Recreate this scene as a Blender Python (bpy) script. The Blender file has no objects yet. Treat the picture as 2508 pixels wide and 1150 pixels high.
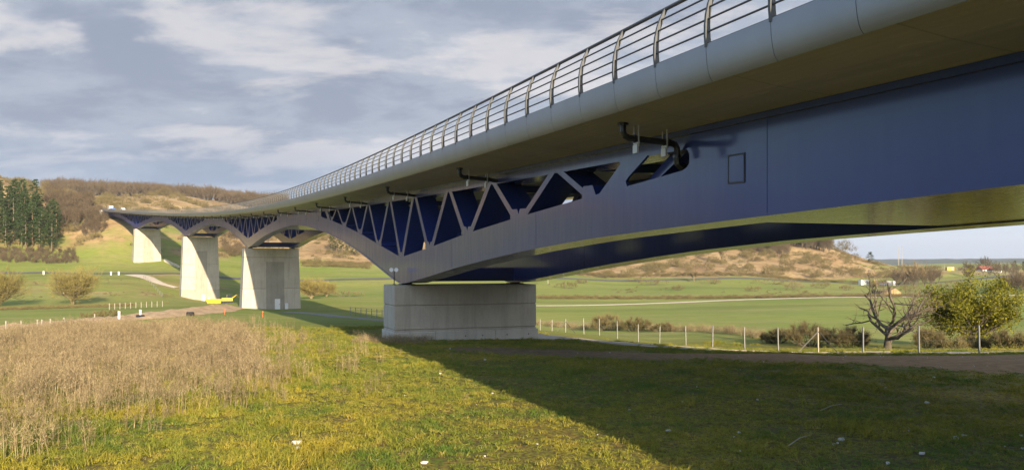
import bpy, math, random
import numpy as np
from mathutils import Vector, Matrix
R=math.radians
sc=bpy.context.scene
COL=sc.collection
# ------------------------------------------------------------------ camera, sky, sun, exposure
cam_d=bpy.data.cameras.new('camera'); cam=bpy.data.objects.new('camera',cam_d); COL.objects.link(cam)
cam.location=(0,0,0); cam.rotation_euler=(R(90),0,0)
cam_d.sensor_width=36; cam_d.lens=36*2000/2508; cam_d.shift_y=70/2508
cam_d.clip_start=.1; cam_d.clip_end=30000
sc.camera=cam
SUN_EL=math.atan(1/3.7); SUN_AZ=.351      # rays travel towards (-sin AZ, cos AZ)
W=bpy.data.worlds.new('World'); sc.world=W; W.use_nodes=True
def build_world():
    nt=W.node_tree; N=nt.nodes; L=nt.links; N.clear()
    out=N.new('ShaderNodeOutputWorld'); bg=N.new('ShaderNodeBackground'); L.new(bg.outputs[0],out.inputs[0])
    sky=N.new('ShaderNodeTexSky'); sky.sky_type='NISHITA'; sky.sun_disc=False
    sky.sun_elevation=SUN_EL; sky.sun_rotation=math.pi-SUN_AZ     # sun stands behind the camera, a little to the right
    sky.air_density=1.0; sky.dust_density=1.2; sky.ozone_density=1.5
    tc=N.new('ShaderNodeTexCoord'); sep=N.new('ShaderNodeSeparateXYZ'); L.new(tc.outputs['Generated'],sep.inputs[0])
    def m(op,a,b=None,c=None):
        n=N.new('ShaderNodeMath'); n.operation=op
        for i,v in enumerate((a,b,c)):
            if v is None: continue
            if isinstance(v,(int,float)): n.inputs[i].default_value=v
            else: L.new(v,n.inputs[i])
        return n.outputs[0]
    zc=m('MAXIMUM',sep.outputs[2],0.0); den=m('ADD',zc,.22)
    cx=m('DIVIDE',sep.outputs[0],den); cy=m('DIVIDE',sep.outputs[1],den)
    cb=N.new('ShaderNodeCombineXYZ'); L.new(cx,cb.inputs[0]); L.new(cy,cb.inputs[1])
    def noise(scale,detail,rough,off,sx=1.,sy=1.,dist=0.):
        mp=N.new('ShaderNodeMapping'); mp.inputs['Location'].default_value=off; mp.inputs['Scale'].default_value=(sx,sy,1)
        L.new(cb.outputs[0],mp.inputs[0])
        n=N.new('ShaderNodeTexNoise'); n.inputs['Scale'].default_value=scale; n.inputs['Detail'].default_value=detail
        n.inputs['Roughness'].default_value=rough; n.inputs['Distortion'].default_value=dist
        L.new(mp.outputs[0],n.inputs['Vector']); return n.outputs[0]
    def ramp(f,stops,interp='EASE'):
        r=N.new('ShaderNodeValToRGB'); cr=r.color_ramp; cr.interpolation=interp
        while len(cr.elements)<len(stops): cr.elements.new(.5)
        for e,(p,c) in zip(cr.elements,stops): e.position=p; e.color=(*c,1) if len(c)==3 else c
        L.new(f,r.inputs[0]); return r.outputs[0]
    def mix(f,a,b,mode='MIX'):
        n=N.new('ShaderNodeMix'); n.data_type='RGBA'; n.blend_type=mode
        for s,v in ((n.inputs[0],f),(n.inputs[6],a),(n.inputs[7],b)):
            if isinstance(v,(int,float)): s.default_value=v
            elif isinstance(v,tuple): s.default_value=(*v,1)
            else: L.new(v,s)
        return n.outputs[2]
    big=noise(.95,9,.54,(23.4,8.2,6),.85,1.0,.25)
    fine=noise(3.3,10,.64,(7.3,2.2,4),.9,1.15,.2)
    warm=noise(2.2,8,.58,(1.3,9.2,7),.8,1.3,.2)
    cov=m('ADD',m('MULTIPLY',big,.56),m('MULTIPLY',fine,.44))
    # brighter opening low over the bridge (right), closed sheet on the left
    cov=m('SUBTRACT',cov,m('MULTIPLY',ramp(m('DIVIDE',cx,4.),[(.06,(0,0,0)),(.30,(1,1,1))]),.13))
    cov=m('SUBTRACT',cov,m('MULTIPLY',ramp(sep.outputs[2],[(.22,(0,0,0)),(.5,(1,1,1))]),.02))
    # the cloud sheet ends towards the left and behind the viewer: clear evening blue there
    opn=m('ADD',m('MULTIPLY',sep.outputs[0],-.85),m('MULTIPLY',sep.outputs[1],-.55))
    cov=m('SUBTRACT',cov,m('MULTIPLY',ramp(opn,[(.12,(0,0,0)),(.55,(1,1,1))]),.26))
    mask=ramp(cov,[(.345,(0,0,0)),(.42,(1,1,1))])
    K=1.0
    thick=ramp(cov,[(.36,(5.0,4.85,4.75)),(.425,(3.2,3.35,3.75)),(.50,(2.2,2.5,3.05)),(.60,(1.6,1.9,2.5))])
    rel=ramp(warm,[(.50,(0,0,0)),(.62,(1,1,1))])
    cloud=mix(m('MULTIPLY',rel,.55),thick,(4.5,4.25,4.25))
    skyb=mix(1.0,sky.outputs[0],(2.1,2.2,2.3),'MULTIPLY')
    # thin veil everywhere between the clouds
    skyb=mix(.5,skyb,(2.1,3.4,5.9))
    col=mix(mask,skyb,cloud)
    # smooth grey-blue stratus bank towards the horizon
    hz=ramp(sep.outputs[2],[(.0,(1,1,1)),(.07,(.6,.6,.6)),(.17,(0,0,0))])
    hcol=ramp(m('ADD',m('DIVIDE',sep.outputs[0],1.4),.5),[(.1,(1.35,1.95,2.95)),(.95,(2.5,2.95,3.9))])
    col=mix(hz,col,hcol)
    L.new(col,bg.inputs[0]); bg.inputs[1].default_value=.065
build_world()
sd=bpy.data.lights.new('sun','SUN'); sd.energy=4.2; sd.angle=R(.5); sd.color=(1,.82,.58)
sun=bpy.data.objects.new('sun',sd); COL.objects.link(sun)
ray=Vector((-math.sin(SUN_AZ)*math.cos(SUN_EL),math.cos(SUN_AZ)*math.cos(SUN_EL),-math.sin(SUN_EL)))
sun.rotation_euler=ray.to_track_quat('-Z','Y').to_euler(); sun.location=(60,-150,60)
vs=sc.view_settings; vs.view_transform='Standard'; vs.look='None'; vs.gamma=1; vs.exposure=1.55; vs.use_curve_mapping=False
rng=np.random.default_rng(7); random.seed(7)
# ------------------------------------------------------------------ helpers
def tag(o,label=None,cat=None,group=None,kind=None):
    if label: o['label']=label
    if cat: o['category']=cat
    if group: o['group']=group
    if kind: o['kind']=kind
    return o
def mesh(name,V,F,mats,smooth=False,mi=None):
    me=bpy.data.meshes.new(name)
    V=np.asarray(V,dtype=np.float32).reshape(-1,3)
    if isinstance(F,np.ndarray):
        k=F.shape[1]; me.vertices.add(len(V)); me.vertices.foreach_set('co',V.ravel())
        me.loops.add(F.size); me.loops.foreach_set('vertex_index',F.astype(np.int32).ravel())
        me.polygons.add(len(F)); me.polygons.foreach_set('loop_start',np.arange(0,F.size,k,dtype=np.int32))
        me.update(calc_edges=True)
    else:
        me.from_pydata([tuple(map(float,v)) for v in V],[],F); me.update()
    for m in (mats if isinstance(mats,(list,tuple)) else [mats]): me.materials.append(m)
    if mi is not None: me.polygons.foreach_set('material_index',np.asarray(mi,dtype=np.int32))
    if smooth: me.polygons.foreach_set('use_smooth',np.ones(len(me.polygons),dtype=bool))
    return me
def obj(name,me,parent=None,loc=None,rz=0):
    o=bpy.data.objects.new(name,me); COL.objects.link(o)
    if parent is not None: o.parent=parent
    if loc is not None: o.location=loc
    if rz: o.rotation_euler=(0,0,rz)
    return o
class MB:
    def __init__(s): s.v=[]; s.f=[]
    def add(s,V,F):
        b=len(s.v); s.v+= [tuple(v) for v in V]; s.f+=[tuple(i+b for i in f) for f in F]; return s
    def box(s,c,d,rz=0,tilt=None):
        x,y,z=[a/2 for a in d]; M=Matrix.Rotation(rz,3,'Z')
        if tilt: M=M@Matrix.Rotation(tilt,3,'X')
        P=[Vector(c)+M@Vector((a*x,b*y,e*z)) for e in(-1,1) for a,b in((-1,-1),(1,-1),(1,1),(-1,1))]
        return s.add(P,[(3,2,1,0),(4,5,6,7),(0,1,5,4),(1,2,6,5),(2,3,7,6),(3,0,4,7)])
    def tube(s,pts,r,n=6,cap=True):
        pts=[Vector(p) for p in pts]; rs=r if isinstance(r,(list,tuple)) else [r]*len(pts)
        b=len(s.v); up=None
        for i,p in enumerate(pts):
            t=(pts[min(i+1,len(pts)-1)]-pts[max(i-1,0)]).normalized()
            if up is None:
                up=Vector((0,0,1)) if abs(t.z)<.9 else Vector((1,0,0))
            u=t.cross(up).normalized(); w=u.cross(t).normalized(); up=w
            for k in range(n):
                a=2*math.pi*k/n; s.v.append(tuple(p+(u*math.cos(a)+w*math.sin(a))*rs[i]))
        for i in range(len(pts)-1):
            for k in range(n):
                a=b+i*n+k; c=b+i*n+(k+1)%n; s.f.append((a,c,c+n,a+n))
        if cap:
            s.f.append(tuple(b+k for k in range(n))[::-1]); e=b+(len(pts)-1)*n; s.f.append(tuple(e+k for k in range(n)))
        return s
    def build(s,name,mat,parent=None,loc=None,rz=0,smooth=False):
        return obj(name,mesh(name,s.v,s.f,mat,smooth),parent,loc,rz)
# ------------------------------------------------------------------ materials
class NT:
    def __init__(s,name):
        s.m=bpy.data.materials.new(name); s.m.use_nodes=True; s.t=s.m.node_tree; s.N=s.t.nodes; s.L=s.t.links
        s.b=s.N['Principled BSDF']; s.out=s.N['Material Output']
    def set(s,inp,v):
        i=s.b.inputs[inp]
        if isinstance(v,(int,float)): i.default_value=v
        elif isinstance(v,tuple): i.default_value=(*v,1)
        else: s.L.new(v,i)
        return s
    def pos(s):
        return s.N.new('ShaderNodeNewGeometry').outputs['Position']
    def objc(s): return s.N.new('ShaderNodeTexCoord').outputs['Object']
    def noise(s,scale,detail=5,rough=.55,vec=None,sc3=None,out=0,dist=0):
        n=s.N.new('ShaderNodeTexNoise'); n.inputs['Scale'].default_value=scale; n.inputs['Detail'].default_value=detail; n.inputs['Roughness'].default_value=rough
        n.inputs['Distortion'].default_value=dist
        v=vec if vec is not None else s.pos()
        if sc3:
            mp=s.N.new('ShaderNodeMapping'); mp.inputs['Scale'].default_value=sc3; s.L.new(v,mp.inputs[0]); v=mp.outputs[0]
        s.L.new(v,n.inputs['Vector']); return n.outputs[out]
    def ramp(s,f,stops,interp='LINEAR'):
        r=s.N.new('ShaderNodeValToRGB'); cr=r.color_ramp; cr.interpolation=interp
        while len(cr.elements)<len(stops): cr.elements.new(.5)
        for e,(p,c) in zip(cr.elements,stops):
            e.position=p; c=(c,)*3 if isinstance(c,(int,float)) else c; e.color=(*c,1)
        s.L.new(f,r.inputs[0]); return r.outputs[0]
    def mix(s,f,a,b,mode='MIX'):
        n=s.N.new('ShaderNodeMix'); n.data_type='RGBA'; n.blend_type=mode
        for i,v in ((0,f),(6,a),(7,b)):
            if isinstance(v,(int,float)) and i==0: n.inputs[i].default_value=v
            elif isinstance(v,(int,float)): n.inputs[i].default_value=(v,v,v,1)
            elif isinstance(v,tuple): n.inputs[i].default_value=(*v,1)
            else: s.L.new(v,n.inputs[i])
        return n.outputs[2]
    def math(s,op,a,b=0.):
        n=s.N.new('ShaderNodeMath'); n.operation=op
        for i,v in enumerate((a,b)):
            if isinstance(v,(int,float)): n.inputs[i].default_value=v
            else: s.L.new(v,n.inputs[i])
        return n.outputs[0]
    def bump(s,h,strength=.3,dist=.05):
        n=s.N.new('ShaderNodeBump'); n.inputs['Strength'].default_value=strength; n.inputs['Distance'].default_value=dist
        s.L.new(h,n.inputs['Height']); s.L.new(n.outputs[0],s.b.inputs['Normal']); return s
    def attr(s,name,out='Color'):
        n=s.N.new('ShaderNodeAttribute'); n.attribute_name=name; return n.outputs[out]
def simple(name,c,rough=.6,metal=0.,var=.12,scale=3.,bump=0.,spec=.5):
    t=NT(name); n=t.noise(scale,4,.6)
    t.set('Base Color',t.ramp(n,[(.3,tuple(x*(1-var) for x in c)),(.7,tuple(min(1,x*(1+var)) for x in c))]))
    t.set('Roughness',rough).set('Metallic',metal).set('Specular IOR Level',spec)
    if bump: t.bump(t.noise(scale*6,4,.6),bump,.02)
    return t.m
def mat_steel(name,base,rough):
    # glossy micaceous paint: dark blue body under a clear, strongly reflecting coat
    t=NT(name); a=t.noise(.35,5,.6); b=t.noise(1.2,4,.6,sc3=(4,4,.35))
    c=t.mix(t.ramp(a,[(.3,0.),(.7,1.)]),tuple(x*.9 for x in base),tuple(x*1.1 for x in base))
    c=t.mix(t.math('MULTIPLY',t.ramp(b,[(.52,0.),(.8,1.)]),.22),c,tuple(x*1.35+.002 for x in base))
    t.set('Base Color',c); t.set('Roughness',t.ramp(b,[(.3,rough*.85),(.75,rough*1.3)])).set('Specular IOR Level',.2)
    t.set('Coat Weight',.75).set('Coat Roughness',.13).set('Coat IOR',1.42)
    t.bump(t.noise(.7,4,.5,sc3=(1,1,.6)),.05,.05); return t.m
M_GIRD=mat_steel('girder_paint',(.015,.033,.165),.42)
def mat_concrete(name,lo,hi,rough=.85,boards=True):
    t=NT(name); p=t.objc()
    a=t.noise(.5,6,.62,p); s1=t.noise(1.6,5,.65,p,sc3=(1.2,1.2,.12)); f=t.noise(14,4,.6,p)
    c=t.mix(t.ramp(a,[(.28,0.),(.72,1.)]),lo,hi)
    c=t.mix(t.math('MULTIPLY',t.ramp(s1,[(.48,0.),(.66,1.)]),.38),c,tuple(x*.60 for x in lo))
    c=t.mix(.22,c,t.ramp(f,[(.3,tuple(x*.7 for x in lo)),(.7,tuple(min(1,x*1.15) for x in hi))]))
    sepn=t.N.new('ShaderNodeSeparateXYZ'); t.L.new(p,sepn.inputs[0])
    w=t.N.new('ShaderNodeTexVoronoi'); w.inputs['Scale'].default_value=1.1; t.L.new(p,w.inputs['Vector'])
    c=t.mix(t.ramp(w.outputs['Distance'],[(.02,.5),(.035,0.)]),c,tuple(x*.5 for x in lo))
    oi=t.N.new('ShaderNodeObjectInfo'); hs=t.N.new('ShaderNodeHueSaturation'); t.L.new(c,hs.inputs['Color']); t.L.new(t.ramp(oi.outputs['Random'],[(0,.84),(1,1.12)]),hs.inputs['Value']); c=hs.outputs[0]
    t.set('Base Color',c); t.set('Roughness',rough).set('Specular IOR Level',.3)
    t.bump(f,.25,.01); return t.m
M_CONC=mat_concrete('pier_concrete',(.35,.31,.25),(.46,.415,.345))
M_CONC2=mat_concrete('pier_concrete_panel',(.29,.26,.21),(.37,.335,.28))
M_PLINTH=mat_concrete('plinth_concrete',(.42,.385,.325),(.52,.48,.41))
def mat_soffit():
    t=NT('deck_soffit_concrete'); p=t.attr('flat','Vector')
    a=t.noise(.25,6,.6,p); s1=t.noise(1.0,5,.7,p,sc3=(.25,3.2,1)); st=t.noise(.6,3,.6,p,sc3=(1.2,.25,1))
    c=t.mix(t.ramp(a,[(.3,0.),(.7,1.)]),(.34,.305,.245),(.45,.405,.33))
    c=t.mix(t.math('MULTIPLY',t.ramp(s1,[(.55,0.),(.68,1.)]),.45),c,(.52,.46,.35))
    c=t.mix(t.math('MULTIPLY',t.ramp(st,[(.55,0.),(.7,1.)]),.4),c,(.22,.18,.12))
    sx=t.N.new('ShaderNodeSeparateXYZ'); t.L.new(p,sx.inputs[0])
    j=t.math('PINGPONG',sx.outputs[0],2.2); c=t.mix(t.ramp(j,[(.0,.0),(.015,.0)]) if 0 else t.math('MULTIPLY',t.math('LESS_THAN',j,.03),.45),c,(.16,.14,.10))
    bw=t.N.new('ShaderNodeTexNoise'); bw.noise_dimensions='1D'; bw.inputs['Scale'].default_value=3.2; bw.inputs['Detail'].default_value=1; t.L.new(sx.outputs[1],bw.inputs['W'])
    c=t.mix(t.math('MULTIPLY',t.ramp(bw.outputs[0],[(.4,0.),(.6,1.)]),.22),c,(.24,.21,.15))
    sk=t.noise(.9,6,.75,p,sc3=(.8,2.4,1),dist=1.2); c=t.mix(t.math('MULTIPLY',t.ramp(sk,[(.58,0.),(.66,1.)]),.5),c,(.60,.54,.42))
    t.set('Base Color',c); t.set('Roughness',.45).set('Specular IOR Level',.5); t.bump(s1,.12,.03); return t.m
M_SOFF=mat_soffit()
M_FASC=(lambda t:(t.set('Base Color',t.ramp(t.noise(.5,4,.6),[(.3,(.20,.208,.228)),(.7,(.245,.25,.268))])),t.set('Metallic',.35),t.set('Roughness',.36),t.m)[3])(NT('brushed_fascia_panel'))
M_GALV=simple('galvanised_steel',(.22,.22,.21),.5,.45,.15,6)
M_RAIL=simple('dark_rail_steel',(.05,.055,.07),.45,.2,.1,5)
M_SEAL=simple('hatch_seal',(.008,.01,.025),.5)
M_POST=simple('railing_post_paint',(.085,.09,.095),.6,0,.12,6,0,.3)
M_PIPE=simple('black_pipe',(.012,.012,.013),.35,0,.2,8)
M_BRACK=simple('bracket_zinc',(.5,.5,.48),.5,.4)
M_ASPH=simple('asphalt',(.09,.088,.085),.9,0,.15,1.5)
M_WHITE=simple('white_paint',(.75,.75,.74),.5,0,.05)
M_DOOR=simple('pale_door_paint',(.62,.63,.63),.45,0,.05)
M_YELL=simple('yellow_paint',(.50,.33,.035),.6,0,.08)
M_BLACK=simple('black_rubber',(.02,.02,.02),.8)
M_RED=simple('red_roof_tile',(.30,.07,.05),.8,0,.2,2)
M_ORNG=simple('orange_stake_paint',(.7,.12,.03),.5)
M_GLASS=simple('dark_window',(.03,.04,.05),.08)
M_BLUE=simple('blue_paint',(.06,.15,.42),.4)
M_HAY=simple('straw_mound',(.36,.23,.10),.95,0,.3,1.0,.4)
M_BARK=simple('bark',(.11,.09,.065),.95,0,.4,3.,.5)
M_BARKL=simple('mossy_bark',(.17,.14,.075),.95,0,.45,2.5,.5)
M_PINEBARK=simple('pine_bark',(.20,.14,.095),.95,0,.35,2.,.4)
M_STONE=simple('pale_limestone',(.50,.47,.42),.9,0,.15,8.,.3)
M_WOOD=simple('weathered_wood_post',(.32,.29,.24),.9,0,.2,4)
def leafmat(name,c1,c2,c3,trans=.25,scale=.6):
    t=NT(name); oi=t.N.new('ShaderNodeObjectInfo')
    n=t.noise(scale,3,.6); h=t.noise(6,2,.5)
    c=t.mix(t.ramp(n,[(.35,0.),(.65,1.)]),c1,c2); c=t.mix(t.ramp(h,[(.45,0.),(.7,.8)]),c,c3)
    hs=t.N.new('ShaderNodeHueSaturation'); t.L.new(c,hs.inputs['Color']); t.L.new(t.ramp(oi.outputs['Random'],[(0,.8),(1,1.2)]),hs.inputs['Value'])
    t.set('Base Color',hs.outputs[0]).set('Roughness',.7).set('Specular IOR Level',.2)
    if trans:
        tr=t.N.new('ShaderNodeBsdfTranslucent'); t.L.new(hs.outputs[0],tr.inputs[0]); mx=t.N.new('ShaderNodeMixShader'); mx.inputs[0].default_value=trans
        t.L.new(t.b.outputs[0],mx.inputs[1]); t.L.new(tr.outputs[0],mx.inputs[2]); t.L.new(mx.outputs[0],t.out.inputs[0])
    return t.m
M_PINE=leafmat('pine_needles',(.018,.038,.012),(.035,.062,.018),(.06,.085,.024),.08)
M_TWIG=leafmat('bare_twigs',(.15,.11,.065),(.20,.15,.085),(.27,.20,.11),.0)
M_TWIGFAR=leafmat('winter_wood_twigs',(.062,.045,.030),(.10,.074,.045),(.145,.105,.055),.0,.03)
M_BUD=leafmat('budding_willow_twigs',(.20,.17,.055),(.27,.23,.07),(.33,.27,.08),.15)
M_OAKL=leafmat('yellow_green_tree_leaves',(.10,.115,.014),(.21,.21,.02),(.42,.37,.02),.3,.75)
M_BUSH=leafmat('scrub_twigs',(.11,.085,.045),(.15,.12,.055),(.19,.16,.07),.0)
M_BUSHG=leafmat('green_scrub_leaves',(.10,.11,.03),(.16,.16,.045),(.20,.18,.06),.15)
M_WEED=leafmat('dry_weed_stems',(.12,.09,.052),(.29,.22,.125),(.44,.36,.20),.15,.45)
# colour of turf depends on the place, shared by the soil sheet and the blades standing on it
def turf_colour(t,blade=False):
    z=t.attr('zone') if not blade else None
    big=t.noise(.055,5,.6); med=t.noise(.33,5,.65); sm=t.noise(2.3,5,.65)
    g=t.mix(t.ramp(med,[(.36,0.),(.62,1.)]),(.085,.145,.020),(.30,.25,.028))
    g=t.mix(t.ramp(big,[(.42,0.),(.62,.65)]),g,(.135,.175,.026))
    g=t.mix(t.ramp(sm,[(.50,0.),(.66,.85)]),g,(.25,.165,.045) if not blade else (.34,.27,.06))
    g=t.mix(t.ramp(t.noise(4.5,3,.7),[(.30,.75),(.46,0.)]),g,(.055,.06,.018))
    return g,big,med,sm,z
def mat_ground():
    t=NT('ground_turf_and_soil'); g,big,med,sm,z=turf_colour(t)
    sep=t.N.new('ShaderNodeSeparateColor'); t.L.new(z,sep.inputs[0]); soil,dry,far=sep.outputs
    fine=t.noise(9,5,.7)
    # short turf shows brown earth between the blades
    g=t.mix(t.ramp(fine,[(.42,.9),(.60,0.)]),g,(.085,.058,.028))
    # far meadows: calm green
    m2=t.noise(.012,5,.6); m3=t.noise(.11,6,.7,sc3=(.25,1,1))
    fg=t.mix(t.ramp(m2,[(.38,0.),(.62,1.)]),(.18,.235,.045),(.27,.28,.07)); fg=t.mix(t.ramp(m3,[(.46,0.),(.66,.6)]),fg,(.31,.27,.12))
    m4=t.noise(.02,4,.6,sc3=(.4,2.2,1)); fg=t.mix(t.ramp(m4,[(.54,0.),(.62,.55)]),fg,(.14,.165,.04))
    fg=t.mix(t.math('MULTIPLY',t.ramp(t.noise(.5,5,.7,sc3=(.5,1.5,1)),[(.46,0.),(.66,1.)]),.45),fg,(.12,.125,.035))
    c=t.mix(far,g,fg)
    # dry hillside
    d1=t.noise(.035,6,.65); d2=t.noise(.25,6,.7)
    dc=t.mix(t.ramp(d1,[(.4,0.),(.6,1.)]),(.27,.175,.09),(.42,.30,.155)); dc=t.mix(t.ramp(d2,[(.5,0.),(.64,.75)]),dc,(.15,.115,.05))
    edge=t.math('ADD',dry,t.math('MULTIPLY',t.math('SUBTRACT',t.noise(.045,5,.65),.5),1.1))
    c=t.mix(t.ramp(edge,[(.40,0.),(.60,1.)]),c,dc)
    sedge=t.math('ADD',soil,t.math('MULTIPLY',t.math('SUBTRACT',med,.5),.9))
    sb=t.mix(t.ramp(sm,[(.35,0.),(.65,1.)]),(.15,.092,.048),(.25,.165,.09))
    c=t.mix(t.ramp(sedge,[(.42,0.),(.62,.92)]),c,sb)
    c=t.mix(t.attr('woods','Fac'),c,(.035,.05,.028))
    t.set('Base Color',c).set('Roughness',.95).set('Specular IOR Level',.1)
    t.bump(t.math('ADD',sm,t.math('MULTIPLY',fine,.5)),.5,.06); return t.m
M_GROUND=mat_ground()
def mat_blade():
    t=NT('grass_blades'); g,big,med,sm,z=turf_colour(t,True); oi=t.N.new('ShaderNodeObjectInfo')
    hs=t.N.new('ShaderNodeHueSaturation'); t.L.new(g,hs.inputs['Color']); t.L.new(t.ramp(t.noise(31,1,.5),[(.3,.75),(.7,1.45)]),hs.inputs['Value'])
    t.set('Base Color',hs.outputs[0]).set('Roughness',.6).set('Specular IOR Level',.25)
    tr=t.N.new('ShaderNodeBsdfTranslucent'); t.L.new(hs.outputs[0],tr.inputs[0]); mx=t.N.new('ShaderNodeMixShader'); mx.inputs[0].default_value=.3
    t.L.new(t.b.outputs[0],mx.inputs[1]); t.L.new(tr.outputs[0],mx.inputs[2]); t.L.new(mx.outputs[0],t.out.inputs[0]); return t.m
M_BLADE=mat_blade()
def mat_gravel(name,a,b,sc_=5):
    t=NT(name); v=t.N.new('ShaderNodeTexVoronoi'); v.inputs['Scale'].default_value=sc_; t.L.new(t.pos(),v.inputs['Vector'])
    c=t.ramp(t.noise(.6,6,.7),[(.3,a),(.7,b)]); c=t.mix(.5,c,t.ramp(v.outputs['Distance'],[(.0,.75),(.6,.35)]),'SOFT_LIGHT'); t.set('Base Color',c).set('Roughness',.95).set('Specular IOR Level',.15)
    t.bump(v.outputs['Distance'],.5,.05); return t.m
M_GRAVEL=mat_gravel('grey_gravel',(.24,.22,.19),(.34,.32,.28))
M_CHALK=mat_gravel('pale_track_gravel',(.52,.44,.33),(.66,.57,.44),2)
M_EARTH=mat_gravel('pale_spoil_earth',(.38,.26,.15),(.54,.40,.25),1.2)
# ------------------------------------------------------------------ bridge alignment (arc-length s along the road, n across, z above the eye)
X1,Y1,TH,KC=-8.05,59.1,.3648,.000669; G1,G2=.03537,3.9e-5; ZT0=4.609; LS=116.2
def hd(s): return TH+KC*s
def zt(s): return ZT0+G1*s+G2*s*s
def BP(s,n,zr):
    h=hd(s); x=X1+(math.cos(h)-math.cos(TH))/KC+n*math.cos(h); y=Y1+(math.sin(h)-math.sin(TH))/KC+n*math.sin(h)
    return (x,y,zt(s)+zr)
# ------------------------------------------------------------------ terrain
def pxw(px,py,Y): return ((px-1254)/2000*Y,Y,-(py-645)/2000*Y)
ctrl=[(0,3,-4.3),(-15,15,-4.5),(15,15,-4.35),(0,20,-4.35),(0,35,-4.55),(-8,52,-5.15),(3,58,-5.45),(-3,62,-5.6),(-25,55,-5.2),(-35,40,-5),(25,42,-4.72),(40,42,-4.75),(14,43,-4.8),(13,30,-4.45),(26,30,-4.5),
 (0,-40,-4.5),(-60,0,-5),(-60,-80,-5),(60,0,-4.8),(28,-50,-4.9),(0,-200,-5),(-200,-100,-3),(200,-100,-3),(-150,20,-6),(150,20,-7),
 (47,-118,-3),(300,60,-9),(-300,60,-3),
 (-49,166,-9.35),(-103,269,-12.4),(-165,369,0.3),(-171,366,0.0),
 (2,80,-6.5),(-17,105,-7.2),(-27,125,-8.0)]
ctrl+=[pxw(*a) for a in [(2399,869,46.5),(1615,841,74),(1352,815,106),(1906,860,58),(2100,862,53),(1800,812,85),(2200,830,80),(2400,835,75),(1500,800,118),(2300,790,125),(1900,770,145),(1600,752,185),(2050,738,200),(2400,745,180),
 (1400,725,250),(1800,722,260),(2300,720,260),(1330,700,320),(1700,700,330),(2000,702,330),(2400,690,380),(1310,681,370),(1700,686,380),(2050,692,380),(2250,672,520),(2400,668,640),(2480,672,560),
 (1320,655,430),(1500,652,440),(1500,610,490),(1350,640,440),(1700,650,430),(1700,618,490),(1700,585,560),(1900,650,450),(1900,615,520),(2000,604,590),(2040,612,600),(1250,610,500),(2100,640,610),(2170,652,620),(2230,660,700),(1960,680,410),(2100,680,450),
 (1250,550,650),(1400,560,620),(1850,575,650),(2000,600,700),(2100,652,900),(2300,655,1100),(2450,656,1100),(2300,647,2200),(1700,640,1500),
 (0,808,78),(150,797,88),(300,780,104),(420,768,120),(540,752,155),(0,765,140),(180,752,180),(60,742,200),(330,738,215),(430,730,250),(0,700,270),(200,695,275),(330,690,285),(100,669,320),(0,668,330),(300,669,325),(430,669,325),(440,700,290),(420,662,350),
 (0,648,350),(180,635,372),(330,650,355),(0,618,375),(180,600,395),(0,560,405),(90,560,410),(0,500,445),(90,480,470),(0,442,490),(80,460,500),(140,488,540),(-250,420,480),(-600,430,520),(230,555,415),(225,510,450),(300,600,385),(300,560,405),(262,522,440),(190,510,470),
 (330,490,560),(370,476,610),(430,478,630),(500,500,640),(560,512,640),(620,530,600),(200,486,600),(150,484,720),
 (640,565,520),(560,600,440),(440,600,400),(780,600,470),(830,578,500),(900,610,470),(900,650,410),(760,655,395),(1000,640,430),(1000,600,520),(740,700,320),(850,700,320),(850,676,360),(640,660,370),(800,735,200),(640,735,215),(700,545,600),(900,560,600),
 (130,478,850),(400,484,900),(650,505,900),(900,500,950),(-300,440,900),(300,470,1400),(800,520,1500)]]
for a in np.linspace(0,2*math.pi,16,endpoint=False):
    for r_,z_ in ((2600,-14),(7000,-4)):
        ctrl.append((math.sin(a)*r_,math.cos(a)*r_,z_+(45 if (math.sin(a)<-.1 and r_<5000) else 0)))
C=np.array(ctrl,dtype=float)
def emb(x,y):
    r=np.hypot(x,y); k=np.log1p(r/25.)/np.maximum(r,1e-6); return np.stack([x*k,y*k],-1)
def tps(a,b):
    d2=((a[:,None,:]-b[None,:,:])**2).sum(-1); return .5*d2*np.log(d2+1e-12)
E_=emb(C[:,0],C[:,1]); n_=len(C)
A_=np.zeros((n_+3,n_+3)); A_[:n_,:n_]=tps(E_,E_)+np.eye(n_)*2e-3; A_[:n_,n_]=1; A_[:n_,n_+1:]=E_; A_[n_:,:n_]=A_[:n_,n_:].T
rel_=1/(1+np.hypot(C[:,0],C[:,1])/60)     # solve in a flattened height so that near and far weigh alike
sol=np.linalg.solve(A_,np.concatenate([C[:,2],[0,0,0]]))
NG=470; AX=6.3; EXT=9000.
tt=np.linspace(-1,1,NG); gx=np.sinh(AX*tt)/math.sinh(AX)*EXT; gy=gx+60.
def smooth(a,b,x):
    t=np.clip((x-a)/(b-a),0,1); return t*t*(3-2*t)
def hnoise(x,y,seed=0):
    r=np.random.default_rng(seed); z=np.zeros_like(x)
    for i in range(14):
        lam=np.exp(r.uniform(math.log(12),math.log(160))); a=r.uniform(0,6.28); p=r.uniform(0,6.28)
        z+=lam*.012*np.sin((x*np.cos(a)+y*np.sin(a))*6.28/lam+p)
    return z
GXX,GYY=np.meshgrid(gx,gy,indexing='ij')
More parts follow.
